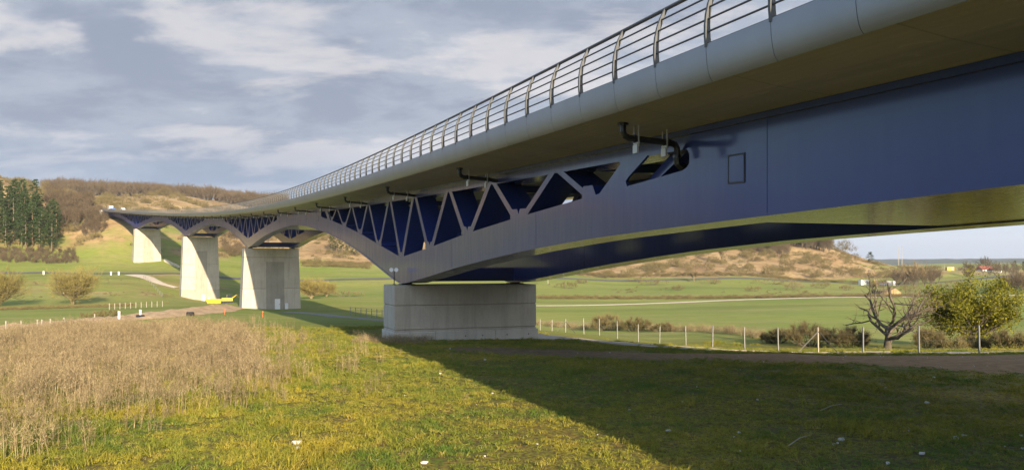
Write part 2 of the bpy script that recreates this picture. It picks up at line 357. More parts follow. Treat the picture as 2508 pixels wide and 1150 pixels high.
def terrain(x,y):
    sh=x.shape; x=x.ravel(); y=y.ravel(); z=np.empty_like(x); CH=20000
    for i in range(0,len(x),CH):
        e=emb(x[i:i+CH],y[i:i+CH]); z[i:i+CH]=tps(e,E_)@sol[:n_]+sol[n_]+e@sol[n_+1:]
    r=np.hypot(x,y)
    z+=hnoise(x,y,3)*smooth(380,480,r)*.5
    z+=.020*hnoise(x*7,y*7,4)*smooth(200,60,r)+.02*np.sin(x*.9+1.3*np.sin(y*.31))*np.cos(y*.7)*smooth(120,40,r)
    # added grassy bank, unseen behind the camera, shaped to shade the near right ground
    z+=12.6*smooth(27,31.5,x)*smooth(160,110,x)*np.exp(-((y-1)/7.)**2)
    # far blue ranges on the horizon
    z+=smooth(3800,5200,r)*(33+11*np.sin(x/700.+1)+6*np.sin(x/290.+y/700.))*smooth(9000,6500,r)
    return z.reshape(sh)
GZ=terrain(GXX,GYY)
def H(x,y):
    def idx(v,off): 
        t=np.arcsinh((v-off)/EXT*math.sinh(AX))/AX; return (t+1)/2*(NG-1)
    fx=np.clip(idx(np.asarray(x,float),0.),0,NG-1.001); fy=np.clip(idx(np.asarray(y,float),60.),0,NG-1.001)
    i=fx.astype(int); j=fy.astype(int)
    x0=gx[i]; x1=gx[i+1]; y0=gy[j]; y1=gy[j+1]; u=(x-x0)/(x1-x0); v=(y-y0)/(y1-y0)
    return (GZ[i,j]*(1-u)*(1-v)+GZ[i+1,j]*u*(1-v)+GZ[i,j+1]*(1-u)*v+GZ[i+1,j+1]*u*v)
def Hs(x,y): return float(H(np.array([x]),np.array([y]))[0])
def on_ground(px,py,Ymin=10,Ymax=900):
    """world point where the line of sight through a pixel of the photograph first meets the terrain"""
    Y=np.exp(np.linspace(math.log(Ymin),math.log(Ymax),1200)); X=(px-1254)/2000*Y; z=-(py-645)/2000*Y
    d=z-H(X,Y); k=np.argmax(d<0) if (d<0).any() else len(Y)-1
    return float(X[k]),float(Y[k]),Hs(X[k],Y[k])
def zones(x,y,z):
    px=1254+2000*x/np.maximum(y,1); py=645-2000*z/np.maximum(y,1)
    soil=np.zeros_like(x)
    # worn earth strip on the shaded right bank, in world metres
    yc=np.interp(x,[-4,0,10,23,40],[47,45.5,41.8,37.5,35]); wd=np.interp(x,[-4,0,10,23,40],[1.9,2.8,3.4,6.2,8])
    soil=np.maximum(soil,smooth(1.35,.7,np.abs(y-yc)/wd)*smooth(-6,-1,x)*smooth(70,50,x)*smooth(10,25,y))
    r=np.hypot(x,y)
    dry=smooth(392,440,y)*smooth(1.5,7,z+4-0*y)
    dry=np.maximum(dry,smooth(-150,-60,x)*smooth(330,400,y)*smooth(-4,3,z)*1.0)
    # greener slope below the far abutment
    dry=np.maximum(dry,smooth(386,394,y)*smooth(-60,-10,x)*smooth(250,205,x)*smooth(-9.5,-6.5,z)*smooth(900,700,y))
    dry=np.maximum(dry,.5*smooth(420,470,y)*smooth(200,240,x)*smooth(1300,900,y))
    dry=np.maximum(dry,.40*smooth(-75,-110,x)*smooth(165,215,y)*smooth(345,320,y))
    gs=smooth(-265,-235,x)*smooth(-150,-172,x)*smooth(300,340,y)*smooth(520,470,y)
    dry=dry*(1-.42*gs)
    dry=np.maximum(dry,.53*smooth(340,400,y)*smooth(-90,-150,x)*smooth(-4,2,z))
    dry=np.maximum(dry,smooth(22,34,z)*smooth(-150,-175,x)*smooth(350,400,y)*(1-gs))
    dry=dry*smooth(1300,900,y); dry=np.where(y<0,0,dry)
    dry=np.where((x<-150)&(y>560),dry*.75,dry)
    far=smooth(60,90,r)*1.0
    return soil,dry,far
idx=np.arange(NG*NG).reshape(NG,NG)
F=np.stack([idx[:-1,:-1],idx[1:,:-1],idx[1:,1:],idx[:-1,1:]],-1).reshape(-1,4)
V=np.stack([GXX,GYY,GZ],-1).reshape(-1,3)
gm=mesh('ground',V,F,M_GROUND,True)
so,dr,fa=zones(V[:,0],V[:,1],V[:,2])
ca=gm.color_attributes.new('zone','FLOAT_COLOR','POINT'); ca.data.foreach_set('color',np.stack([so,dr,fa,np.ones_like(so)],-1).astype(np.float32).ravel())
gm.attributes.new('woods','FLOAT','POINT').data.foreach_set('value',smooth(2600,3600,np.hypot(V[:,0],V[:,1])).astype(np.float32))
tag(obj('ground',gm),'rolling valley floor of grass, bare earth and dry hillsides','ground',kind='structure')
def strip(name,pts,w,mat,lift=.03,label=None,step=2.5,jit=0.,parent=None,crown=0.,nx=4):
    """a sheet draped on the ground along world points (x,y)"""
    P=np.array(pts,float); d=np.r_[0,np.cumsum(np.hypot(*np.diff(P,axis=0).T))]; n=max(4,int(d[-1]/step)); u=np.linspace(0,d[-1],n)
    # smooth the polyline
    x=np.interp(u,d,P[:,0]); y=np.interp(u,d,P[:,1]); k=max(1,int(8/step)); ker=np.ones(2*k+1)/(2*k+1)
    if n>4*k: xs=np.convolve(np.pad(x,k,'edge'),ker,'valid'); ys=np.convolve(np.pad(y,k,'edge'),ker,'valid'); x,y=xs,ys
    tx=np.gradient(x); ty=np.gradient(y); l=np.hypot(tx,ty); nx_,ny_=ty/l,-tx/l
    ws=np.interp(u,d,w) if isinstance(w,(list,tuple)) else np.full(n,w)
    r=np.random.default_rng(len(pts)*7+int(lift*100)); rows=[]
    for a in np.linspace(-.5,.5,nx):
        j=r.normal(0,jit,n) if abs(a)==.5 else 0
        X=x+nx_*(ws*a+j); Y=y+ny_*(ws*a+j); Z=H(X,Y)+lift*(1 if abs(a)<.5 else .35)+(crown*(1-(2*a)**2)*(1+r.normal(0,.45,n)) if crown else 0)
        rows.append(np.stack([X,Y,Z],-1))
    V=np.stack(rows,1).reshape(-1,3); I=np.arange(n*nx).reshape(n,nx)
    F=np.stack([I[:-1,:-1],I[:-1,1:],I[1:,1:],I[1:,:-1]],-1).reshape(-1,4)
    o=obj(name,mesh(name,V,F,mat,True),parent); tag(o,label,None,kind='structure'); return o
W2=lambda px,Y:((px-1254)/2000*Y,Y)
strip('service_path',[(-42,150),(-36,142),(-27,124),(-17,104),(-5,82),(3,66),(8,57.5),(15,52.5),(22,50),(30,48.5),(40,47.5)],[3.6,3.6,3.6,3.6,3.4,3.0,2.6,2.2,1.8,1.4,1.2],M_GRAVEL,.05,'grey gravel service path passing behind the nearest pier',1.2,.12)
strip('path_edge',[(3,68.6),(9,60.2),(16,55),(24,51.8)],.5,M_CHALK,.09,'pale crumbly verge along the far side of the gravel path',.6,.14,nx=3)
strip('farm_track',[W2(1180,196),W2(1310,194),W2(1450,196),W2(1600,205),W2(1800,222),W2(2050,232),W2(2300,236),W2(2600,236)],[3.4,3.4,3.2,4.2,4.4,4.0,4.0,4.0],M_CHALK,.16,'pale farm track crossing the meadows in the middle distance',3,.25)
strip('road',[W2(-400,345),W2(0,330),W2(200,324),W2(440,328),W2(700,340),W2(950,352),W2(1310,371),W2(1700,382),W2(2050,384),W2(2400,400),W2(2900,430)],6.5,M_ASPH,.35,'country road running along the foot of the hills',5)
strip('concrete_track',[on_ground(322,672)[:2],on_ground(360,679)[:2],on_ground(380,690)[:2],on_ground(410,702)[:2],on_ground(450,709)[:2]],[7,5,4,4,4],M_CHALK,.2,'pale concrete access ramp beside the second farthest pier',2.5,.1)
# ------------------------------------------------------------------ viaduct
bridge=bpy.data.objects.new('viaduct',None); COL.objects.link(bridge)
tag(bridge,'long curved steel and concrete viaduct with arched dark blue truss girders on pale piers','bridge')
S0,S1=-176.,3*LS+71.
# bottom and hole profile of a girder, |s| from the nearest pier
PB=np.array([(0,-5.98),(2,-5.85),(5,-5.47),(8.5,-5.02),(13,-4.43),(16.4,-4.03),(22,-3.42),(25.4,-3.08),(31.2,-2.60),(34,-2.42),(37,-2.24),(40,-2.07),(45,-1.80),(48.5,-1.62),(53,-1.45),(58.1,-1.38)])
PT=np.array([(0,-4.15),(7.9,-3.32),(15.9,-2.42),(23.8,-1.70),(31.7,-1.07),(34.2,-.90),(38.1,-.60)])
_bb=np.polyfit(np.r_[-PB[:,0],PB[:,0]],0*np.r_[PB[:,1],PB[:,1]],0)
def pbot(a):
    return float(np.interp(a,PB[:,0],PB[:,1]))
def ptop(a): return float(np.interp(a,PT[:,0],PT[:,1]))
TOP=.45; WG=1.35; NN=0.0; NF=8.4
def section_sweep(name,ss,secf,mat,parent,close=True,attr=False,smooth=False):
    """secf(s)->list of (n,zr) ; closed section swept along s, with end caps"""
    V=[];fl=[]; k=None
    for s in ss:
        q=secf(s); k=len(q)
        for n,z in q: V.append(BP(s,n,z)); fl.append((s,n,0))
    F=[]
    for i in range(len(ss)-1):
        for j in range(k if close else k-1):
            a=i*k+j; b=i*k+(j+1)%k; F.append((a,b,b+k,a+k))
    if close: F.append(tuple(range(k))[::-1]); F.append(tuple((len(ss)-1)*k+j for j in range(k)))
    me=mesh(name,V,F,mat,smooth)
    if attr:
        at=me.attributes.new('flat','FLOAT_VECTOR','POINT'); at.data.foreach_set('vector',np.array(fl,dtype=np.float32).ravel())
    return obj(name,me,parent)
def rng_s(a,b,step=4.):
    n=max(2,int(abs(b-a)/step)+2); return list(np.linspace(a,b,n))
def prism(name,poly,n0,n1,mat,parent):
    k=len(poly); V=[BP(s,n0,z) for s,z in poly]+[BP(s,n1,z) for s,z in poly]
    F=[tuple(range(k))]+[tuple(range(k,2*k))[::-1]]+[(j,j+k,(j+1)%k+k,(j+1)%k) for j in range(k)]
    return obj(name,mesh(name,V,F,mat),parent)
WR=9.75; DE=2.72
slab=section_sweep('deck_slab',rng_s(S0,S1,3.),lambda s:[(-DE+.12,.76),(-1.5,.62),(-.12,.52),(1.5,.52),(WR-1.5,.52),(WR+.12,.52),(WR+1.5,.62),(WR+DE-.12,.78),(WR+DE-.12,1.3),(-DE+.12,1.3)],M_SOFF,bridge,True,True)
section_sweep('road_surface',rng_s(S0,S1,4.),lambda s:[(-DE+.5,1.304),(WR+DE-.5,1.304),(WR+DE-.5,1.36),(-DE+.5,1.36)],M_ASPH,bridge)
# fascia panels 2.2 m long, joints under the railing posts
FP=[(-2.68,.735),(-2.735,.79),(-2.775,.87),(-2.803,.97),(-2.825,1.09),(-2.84,1.22),(-2.85,1.36),(-2.85,1.53),(-2.72,1.535),(-2.70,1.45),(-2.60,.80)]
SP0=-45.57; Q=2.2
ks=list(range(int((S0-SP0)/Q)+1,int((S1-SP0)/Q)))
def fascia_mesh(s):
    V=[];ns=3;F=[];g=.008
    for i in range(ns):
        ss=s+g+(Q-2*g)*i/(ns-1)
        for n,z in FP[:8]: V.append(BP(ss,n,z))
    F=[(i*8+j,i*8+j+1,(i+1)*8+j+1,(i+1)*8+j) for i in range(ns-1) for j in range(7)]
    nsm=len(F); q=[FP[7]]+FP[8:]+[FP[0]]; k=len(q)
    for a,b in zip(q[:-1],q[1:]):
        i=len(V); V+=[BP(s+g,*a),BP(s+g,*b),BP(s+Q-g,*b),BP(s+Q-g,*a)]; F.append((i,i+1,i+2,i+3))
    for e in (s+g,s+Q-g):
        i=len(V); V+=[BP(e,*p) for p in FP]; f=tuple(range(i,i+len(FP))); F.append(f[::-1] if e<s+1 else f)
    return V,F
near_k=[k for k in ks if SP0+k*Q>-66]; near_k=near_k[:298]
for k in near_k:
    V,F_=fascia_mesh(SP0+k*Q); me=mesh('fascia_panel',V,F_,M_FASC)
    for p in me.polygons: p.use_smooth=p.index<14
    obj('fascia_panel',me,bridge)
mb=MB()
for k in [k for k in ks if k<near_k[0]]:
    mb.add(*fascia_mesh(SP0+k*Q))
o=mb.build('fascia_strip',M_FASC,bridge); o['kind']='stuff'
section_sweep('far_side_fascia',rng_s(S0,S1,4.),lambda s:[(WR-n,z) for n,z in FP],M_FASC,bridge)
# railing
rail_e=bpy.data.objects.new('railing',None); COL.objects.link(rail_e); rail_e.parent=bridge
HR=1.42
def rpost(t):   # curve of the post, t in 0..1
    return (-2.80-.10*math.sin(t*1.9)+.34*t**2.2, 1.46+HR*t)
pm=MB()
def post_mesh():
    V=[];ns=7
    for i in range(ns):
        t=i/(ns-1); n,z=rpost(t); d=.066-.02*t
        for a,b in((-.035,-1),(.035,-1),(.035,1),(-.035,1)): V.append((n+b*d,a,z-1.46))
    F=[(i*4+j,i*4+(j+1)%4,(i+1)*4+(j+1)%4,(i+1)*4+j) for i in range(ns-1) for j in range(4)]+[(3,2,1,0),(24,25,26,27)]
    return mesh('post',V,F,M_POST)
PM=post_mesh()
for k in near_k:
    s=SP0+k*Q; b=BP(s,0,1.46); obj('post',PM,rail_e,b,hd(s))
ss=rng_s(-66,S1,2.2)
for t,r_ in ((1.0,.048),(.80,.022),(.61,.022),(.42,.022),(.23,.022),(.05,.026)):
    n,z=rpost(t); section_sweep('top_rail' if t==1 else 'rail',ss,lambda s:[(n+r_*math.cos(a),z+r_*math.sin(a)) for a in np.linspace(0,2*math.pi,6,endpoint=False)],M_RAIL,rail_e,smooth=True)
mb=MB()
for s in rng_s(-66,S1,4.4):
    p=BP(s,WR+2.7,1.46); mb.box((p[0],p[1],p[2]+.65),(.1,.06,1.4),hd(s))
o=mb.build('far_side_posts',M_POST,bridge); o['kind']='stuff'
for zz_ in (1.6,1.95,2.3,2.8): section_sweep('far_side_rail',rng_s(-66,S1,5),lambda s:[(WR+2.7+.03*math.cos(a),zz_+.03*math.sin(a)) for a in (0,1.57,3.14,4.71)],M_RAIL,bridge)
# girders
BN=[0,7.9,15.9,23.8,31.7]; TN=[3.9,12.2,20.0,28.1]
def build_girder(n0,detail):
    n1=n0+WG
    g=section_sweep('girder',rng_s(S0,S1,5.),lambda s:[(n0-.12,TOP-.09),(n1+.12,TOP-.09),(n1+.12,TOP+.06),(n0-.12,TOP+.06)],M_GIRD,bridge)
    # top chord web, hangs under the flange
    section_sweep('top_chord',rng_s(S0,S1,5.),lambda s:[(n0+.05,-.02),(n1-.05,-.02),(n1-.05,TOP-.09),(n0+.05,TOP-.09)],M_GIRD,g)
    for i in range(-1,4):
        c=i*LS
        for sg in (-1,1):
            lim=58.1 if not(i==3 and sg==1) else 71.
            if i==-1 and sg==-1: lim=60.
            segs=[(0,13),(13,26),(26,38.1)]
            for a,b in segs:
                section_sweep('lower_chord',[c+sg*q for q in np.linspace(a,b,9)],lambda s:[(n0,pbot(abs(s-c))),(n1,pbot(abs(s-c))),(n1,ptop(abs(s-c))),(n0,ptop(abs(s-c)))],M_GIRD,g)
            for a,b in ((38.1,41.6),(41.6,49.),(49.,lim)):
                section_sweep('web_panel',[c+sg*q for q in np.linspace(a,b,6)],lambda s:[(n0,pbot(abs(s-c))),(n1,pbot(abs(s-c))),(n1,TOP-.092),(n0,TOP-.092)],M_GIRD,g)
            # bottom flange
            section_sweep('bottom_flange',[c+sg*q for q in np.linspace(0,lim,36)],lambda s:[(n0-.06,pbot(abs(s-c))-.055),(n1+.06,pbot(abs(s-c))-.055),(n1+.06,pbot(abs(s-c))+.004),(n0-.06,pbot(abs(s-c))+.004)],M_GIRD,g)
            # weld seams, a few millimetres proud
            for a in ((13,26,41.6,49) if detail or i<1 else (13,26,49)):
                zb=pbot(a); zu=ptop(a) if a<38 else TOP-.1
                prism('weld_seam',[(c+sg*(a-.022),zb+.01),(c+sg*(a+.022),zb+.01),(c+sg*(a+.022),zu-.01),(c+sg*(a-.022),zu-.01)],n0-.009,n0+.01,M_GIRD,g)
            # diagonals
            hw=.35
            prs=[(BN[k],TN[k]) for k in range(4)]+[(BN[k+1],TN[k]) for k in range(4)]
            for b_,t_ in prs:
                d=1 if t_>b_ else -1; zb=ptop(b_)-.05; w1=hw
                s_b=b_+d*.48*(1 if b_>0 else .62)
                poly=[(c+sg*(s_b-w1),zb),(c+sg*(s_b+w1),zb),(c+sg*(t_-d*.42+w1*.9),.0),(c+sg*(t_-d*.42-w1*.9),.0)]
                # foot widened into a gusset
                prism('diagonal',poly,n0+.03,n1-.03,M_GIRD,g)
                prism('gusset',[(c+sg*(s_b-w1-.28),zb-.02),(c+sg*(s_b+w1+.28),zb-.02),(c+sg*(s_b+w1+.05+d*.1),zb+.42),(c+sg*(s_b-w1-.05+d*.1),zb+.42)],n0+.028,n1-.028,M_GIRD,g)
            # last wide strut and the rounded opening behind it
            prism('wide_strut',[(c+sg*32.05,ptop(32.05)-.03),(c+sg*34.25,ptop(34.25)-.03),(c+sg*34.12,-.72),(c+sg*34.3,-.6),(c+sg*35.35,-.12),(c+sg*35.6,.0),(c+sg*33.6,.0),(c+sg*33.75,-.12)],n0+.01,n0+.10,M_GIRD,g)
            prism('inner_strut',[(c+sg*34.15,ptop(34.15)-.03),(c+sg*34.95,ptop(34.95)-.03),(c+sg*37.0,.0),(c+sg*36.1,.0)],n0+.55,n1-.02,M_GIRD,g)
            prism('web_corner',[(c+sg*38.1,0.),(c+sg*37.75,0.),(c+sg*37.95,-.06),(c+sg*38.04,-.16),(c+sg*38.06,-.3),(c+sg*38.04,-.46),(c+sg*37.9,-.56),(c+sg*37.6,-.66),(c+sg*38.1,-.64)],n0+.005,n0+.10,M_GIRD,g)
            if detail:
                # inspection hatch, a raised frame round a lid
                a0,a1=39.98,40.72; zb,zu=-1.17,-.40
                for q in ((a0,a1,zb,zb+.04),(a0,a1,zu-.04,zu),(a0,a0+.04,zb+.042,zu-.042),(a1-.04,a1,zb+.042,zu-.042)):
                    prism('hatch_frame',[(c+sg*q[0],q[2]),(c+sg*q[1],q[2]),(c+sg*q[1],q[3]),(c+sg*q[0],q[3])],n0-.02,n0+.01,M_SEAL,g)
                prism('inspection_hatch',[(c+sg*(a0+.05),zb+.05),(c+sg*(a1-.05),zb+.05),(c+sg*(a1-.05),zu-.05),(c+sg*(a0+.05),zu-.05)],n0-.016,n0+.01,M_GIRD,g)
    return g
build_girder(NN,True); build_girder(NF,False)
# plates and cross beams between the girders
for i in range(-1,4):
    c=i*LS
    for sg in (-1,1):
        lim=58.1 if not(i==3 and sg==1) else 71.
        section_sweep('bottom_plate',[c+sg*q for q in np.linspace(39.3,lim,8)],lambda s:[(NN+WG+.062,pbot(abs(s-c))-.02),(NF-.062,pbot(abs(s-c))-.02),(NF-.062,pbot(abs(s-c))+.05),(NN+WG+.062,pbot(abs(s-c))+.05)],M_GIRD,bridge)
    section_sweep('cross_beam',[c-.9,c+.9],lambda s:[(NN+WG-.02,-5.86),(NF+.02,-5.86),(NF+.02,-4.9),(NN+WG-.02,-4.9)],M_GIRD,bridge)
    for sg in (-1,1):
        for q in (12.2,28.1): section_sweep('cross_beam',[c+sg*q-.2,c+sg*q+.2],lambda s:[(NN+WG-.02,.12),(NF+.02,.12),(NF+.02,TOP+.05),(NN+WG-.02,TOP+.05)],M_GIRD,bridge)
# drain pipes
s=-37.55; sl=[]
while s<S1-8: sl.append(s); s+=16.75
for k,s in enumerate(sl):
    A=[(s,-1.85,.64),(s,-1.85,.42),(s,-1.80,.30),(s,-1.66,.24),(s,-.35,.17),(s,-.17,.13),(s,-.10,.02),(s,-.10,-.32),(s,-.08,-.44),(s,.02,-.52),(s,.22,-.54)]
    if k>0: A=A[:6]+[(s,.3,.1),(s,1.3,.05)]
    mb=MB(); mb.tube([BP(*p) for p in A],.095 if k<3 else .085,8)
    for p in (A[1],A[4],A[5]):
        q=BP(*p); r=BP(p[0],p[1]+.001,p[2])
    mb.tube([BP(s,-1.85,.66),BP(s,-1.85,.60)],.16,8)
    for j in (3,): mb.tube([BP(s,-1.52,.235),BP(s,-1.46,.232)],.125,8); mb.tube([BP(s,-.42,.175),BP(s,-.36,.17)],.125,8)
    if k==0: mb.tube([BP(s,-.10,-.18),BP(s,-.10,-.26)],.125,8)
    d=mb.build('drain_pipe',M_PIPE,bridge,smooth=False)
    for n in (-1.42,-.5):
        z=.60 if n<-1 else .50; zc=.235 if n<-1 else .18
        m2=MB()
        for a in (-.13,.13): 
            p=BP(s+a,n,(z+zc-.2)/2); m2.box(p,(.03,.03,z-zc+.25),hd(s))
        p=BP(s,n,zc-.13); m2.box(p,(.05,.30,.05),hd(s)); p=BP(s-.02,n-.04,zc-.30); m2.box(p,(.05,.26,.24),hd(s))
        m2.build('pipe_bracket',M_BRACK,d)
# ------------------------------------------------------------------ piers
def ring(s0,s1,n0,n1,ch=.12):
    return [(s0,n0+ch),(s0,n1-ch),(s0+ch,n1),(s1-ch,n1),(s1,n1-ch),(s1,n0+ch),(s1-ch,n0),(s0+ch,n0)]
pier_labels=['broad low concrete pier nearest the camera, in the shade of the viaduct','tall concrete pier with a pale door, next behind the nearest broad pier','tall sunlit concrete pier between the doored pier and the hillside pier','shortest far concrete pier standing on the grassy hillside']
def pier(i,ztop_rel,base,lifts,taper,label,panels=True,door=True):
    c=i*LS; h=hd(c); o=BP(c,0,0); root=bpy.data.objects.new('concrete_pier',None); COL.objects.link(root)
    root.location=(o[0],o[1],base); root.rotation_euler=(0,0,h); tag(root,label,'bridge pier','piers carrying the viaduct')
    zt_=zt(c)+ztop_rel; Ht=zt_-base
    T=1.8; n0,n1=-.87,9.85
    def rg(z,ins=0.):
        k=(Ht-z)*taper; return [(-T-k*.6+ins,n0-k+ins),(-T-k*.6+ins,n1+k*.6-ins),(T+k*.6-ins,n1+k*.6-ins),(T+k*.6-ins,n0-k+ins)]
    def loc(s,n,z): return (n,s,z)
    def blk(name,z0,z1,ins,mat,bev=.03):
        V=[];F=[]
        for z,i2 in ((z0,ins+bev),(z0+bev,ins),(z1-bev,ins),(z1,ins+bev)):
            V+=[loc(a,b,z) for a,b in rg(z,i2)]
        for j in range(3):
            for k in range(4): F.append((j*4+k,j*4+(k+1)%4,(j+1)*4+(k+1)%4,(j+1)*4+k))
        F+=[(3,2,1,0),(12,13,14,15)]
        me=mesh(name,V,F,mat); return obj(name,me,root)
    zs=[0]+lifts+[Ht]
    for a,b in zip(zs[:-1],zs[1:]): blk('pier_block',a+.02+(.025 if i else 0),b-.02-(.025 if i else 0),0,M_CONC,.04)
    blk('pier_core',-1.5,Ht-.05,.06,M_CONC2,.01)
    return root,Ht,rg
def flat_on_front(root,rg,name,n0,n1,z0,z1,out,mat,Ht,thick=.05,bev=0):
    s0=rg(z0)[0][0]; s1=rg(z1)[0][0]
    V=[(n0,s0-out,z0),(n1,s0-out,z0),(n1,s1-out,z1),(n0,s1-out,z1),(n0,s0+thick,z0),(n1,s0+thick,z0),(n1,s1+thick,z1),(n0,s1+thick,z1)]
    F=[(0,1,2,3),(1,5,6,2),(5,4,7,6),(4,0,3,7),(3,2,6,7),(0,4,5,1)]
    return obj(name,mesh(name,V,F,mat),root)
# pier 1
bz=Hs(-2,60)-.05; ztp=-6.12
root,Ht,rg=pier(0,ztp,-5.62,[.95+.0,2.65],.0,pier_labels[0])
# widened plinth and pad of pier 1
def boxpart(root,name,n0,n1,s0,s1,z0,z1,mat,bev=.03):
    V=[];F=[]
    for z,b in ((z0,0),(z1-bev,0),(z1,bev)):
        V+=[(n0+b,s0+b,z),(n1-b,s0+b,z),(n1-b,s1-b,z),(n0+b,s1-b,z)]
    for j in range(2):
        for k in range(4): F.append((j*4+k,j*4+(k+1)%4,(j+1)*4+(k+1)%4,(j+1)*4+k))
    F+=[(3,2,1,0),(8,9,10,11)]
    return obj(name,mesh(name,V,F,mat),root)
for a,b in ((-.98,2.05),(2.075,6.6),(6.625,9.96)):
    boxpart(root,'plinth_block',a,b,-1.91,1.91,.02,.80,M_PLINTH)
boxpart(root,'footing_pad',-2.3,11.6,-2.6,2.9,-1.2,.10,M_PLINTH,.04)
fix=MB()
for n in (-.2,1.3,4.3,5.6,7.5,9.2): fix.tube([(n,-1.93,.42),(n,-1.90,.42)],.045,8)
fix.build('tie_hole_plug',M_PIPE,root)
for n_,z0_,z1_ in ((5.05,.99,2.60),(8.3,2.70,3.98)):
    MB().box((n_,-1.80,(z0_+z1_)/2),(.03,.02,z1_-z0_)).build('formwork_joint',M_CONC2,root)
def bearings(root,Ht):
    for n in (NN+.45,NF+.45):
        m=MB(); m.box((n,0,Ht+.02),(1.0,1.1,.06)); m.tube([(n,0,Ht+.05),(n,0,Ht+.12)],.38,12); m.build('bearing',M_BLACK,root)
bearings(root,Ht)
# pier 1 floodlight on a short mast
fl=bpy.data.objects.new('floodlight',None); COL.objects.link(fl); p=BP(-.6,-.62,ztp+.02); fl.location=p; tag(fl,'small round twin floodlight on a thin mast on the left corner of the nearest pier','floodlight')
m=MB(); m.tube([(0,0,0),(0,0,.95)],.035,6); m.box((0,0,.03),(.2,.2,.04)); m.build('mast',M_BLACK,fl)
for dx in (-.19,.17):
    m=MB(); m.tube([(dx,.06,1.05),(dx,-.10,1.07)],[.10,.165],12); q=m.build('lamp_head',M_PIPE,fl)
    m=MB(); m.tube([(dx,-.103,1.07),(dx,-.115,1.071)],[.15,.15],12); m.build('lamp_lens',M_WHITE,fl)
# pier 2,3,4
def deco(root,Ht,rg,doorn,panel):
    a,b=panel
    flat_on_front(root,rg,'face_panel',a,b,.2,Ht*.78,.022,M_CONC2,Ht)
    if doorn is not None:
        z0=.12
        flat_on_front(root,rg,'door',doorn,doorn+1.05,z0,z0+2.15,.07,M_DOOR,Ht)
        flat_on_front(root,rg,'door_handle',doorn+.85,doorn+.93,z0+1.0,z0+1.15,.13,M_PIPE,Ht)
        flat_on_front(root,rg,'switch_cabinet',doorn+2.0,doorn+2.6,z0,z0+1.25,.35,M_DOOR,Ht)
    boxpart(root,'footing_pad',rg(0)[0][1]-1.5,rg(0)[1][1]+1.1,rg(0)[0][0]-1.3,rg(0)[2][0]+1.3,-1.4,.14,M_PLINTH,.04)
    bearings(root,Ht)
root,Ht,rg=pier(1,ztp,-9.45,[4.4,10.7],.045,pier_labels[1]); deco(root,Ht,rg,5.0,(3.3,6.9))
root,Ht,rg=pier(2,ztp,-12.5,[3.9,8.2,12.4],.042,pier_labels[2]); deco(root,Ht,rg,4.6,(2.6,6.4))
root,Ht,rg=pier(3,ztp,-.1,[3.4,8.0,12.5],.035,pier_labels[3]); deco(root,Ht,rg,None,(2.6,6.6))
# wing wall running down beside pier 4
m=MB(); a=BP(3*LS-2,11.5,0); 
pts=[BP(3*LS-3,11.4,0),BP(3*LS-12,12.4,0),BP(3*LS-22,13.5,0)]
for p,q in zip(pts[:-1],pts[1:]):
    for k in range(6):
        u=k/6; x=p[0]+(q[0]-p[0])*(u+.08); y=p[1]+(q[1]-p[1])*(u+.08); m.box((x,y,Hs(x,y)+.35),(1.0,1.75,1.2),hd(3*LS))
o=m.build('flood_wall',M_PLINTH); tag(o,'low stepped concrete wall running down from the hillside pier to the road','wall')
# rear pier behind the camera
root,Ht,rg=pier(-1,ztp,-5.6,[1.0],.0,'concrete pier behind the viewpoint carrying the near span')
# abutments
def abut(s,sg,label):
    p=BP(s,0,0); r=bpy.data.objects.new('abutment',None); COL.objects.link(r); r.location=p; r.rotation_euler=(0,0,hd(s)); tag(r,label,'abutment')
    m=MB()
    def bx(n0,n1,a0,a1,z0,z1): return MB().box(((n0+n1)/2,(a0+a1)/2,(z0+z1)/2),(n1-n0,a1-a0,z1-z0))
    bx(-2.4,12.2,sg*.2 if sg>0 else -3.2,sg*.2+3. if sg>0 else -.2,-9,-2.1).build('abutment_wall',M_CONC,r)
    bx(-3.1,-2.45,min(sg*.1,sg*9),max(sg*.1,sg*9),-5,1.45).build('wing_wall',M_CONC,r)
    bx(12.25,12.9,min(sg*.1,sg*9),max(sg*.1,sg*9),-5,1.45).build('wing_wall',M_CONC,r)
    bx(-2.4,12.2,sg*2.2 if sg>0 else -3.2,3.2 if sg>0 else -2.2,-2.1,1.2).build('back_wall',M_CONC,r)
    bx(-2.44,12.24,min(sg*3.21,sg*60),max(sg*3.21,sg*60),.9,1.34).build('approach_slab',M_ASPH,r)
    return r
abut(S1,1,'far pale concrete abutment where the viaduct meets the hill')
abut(S0,-1,'near concrete abutment behind the viewpoint')
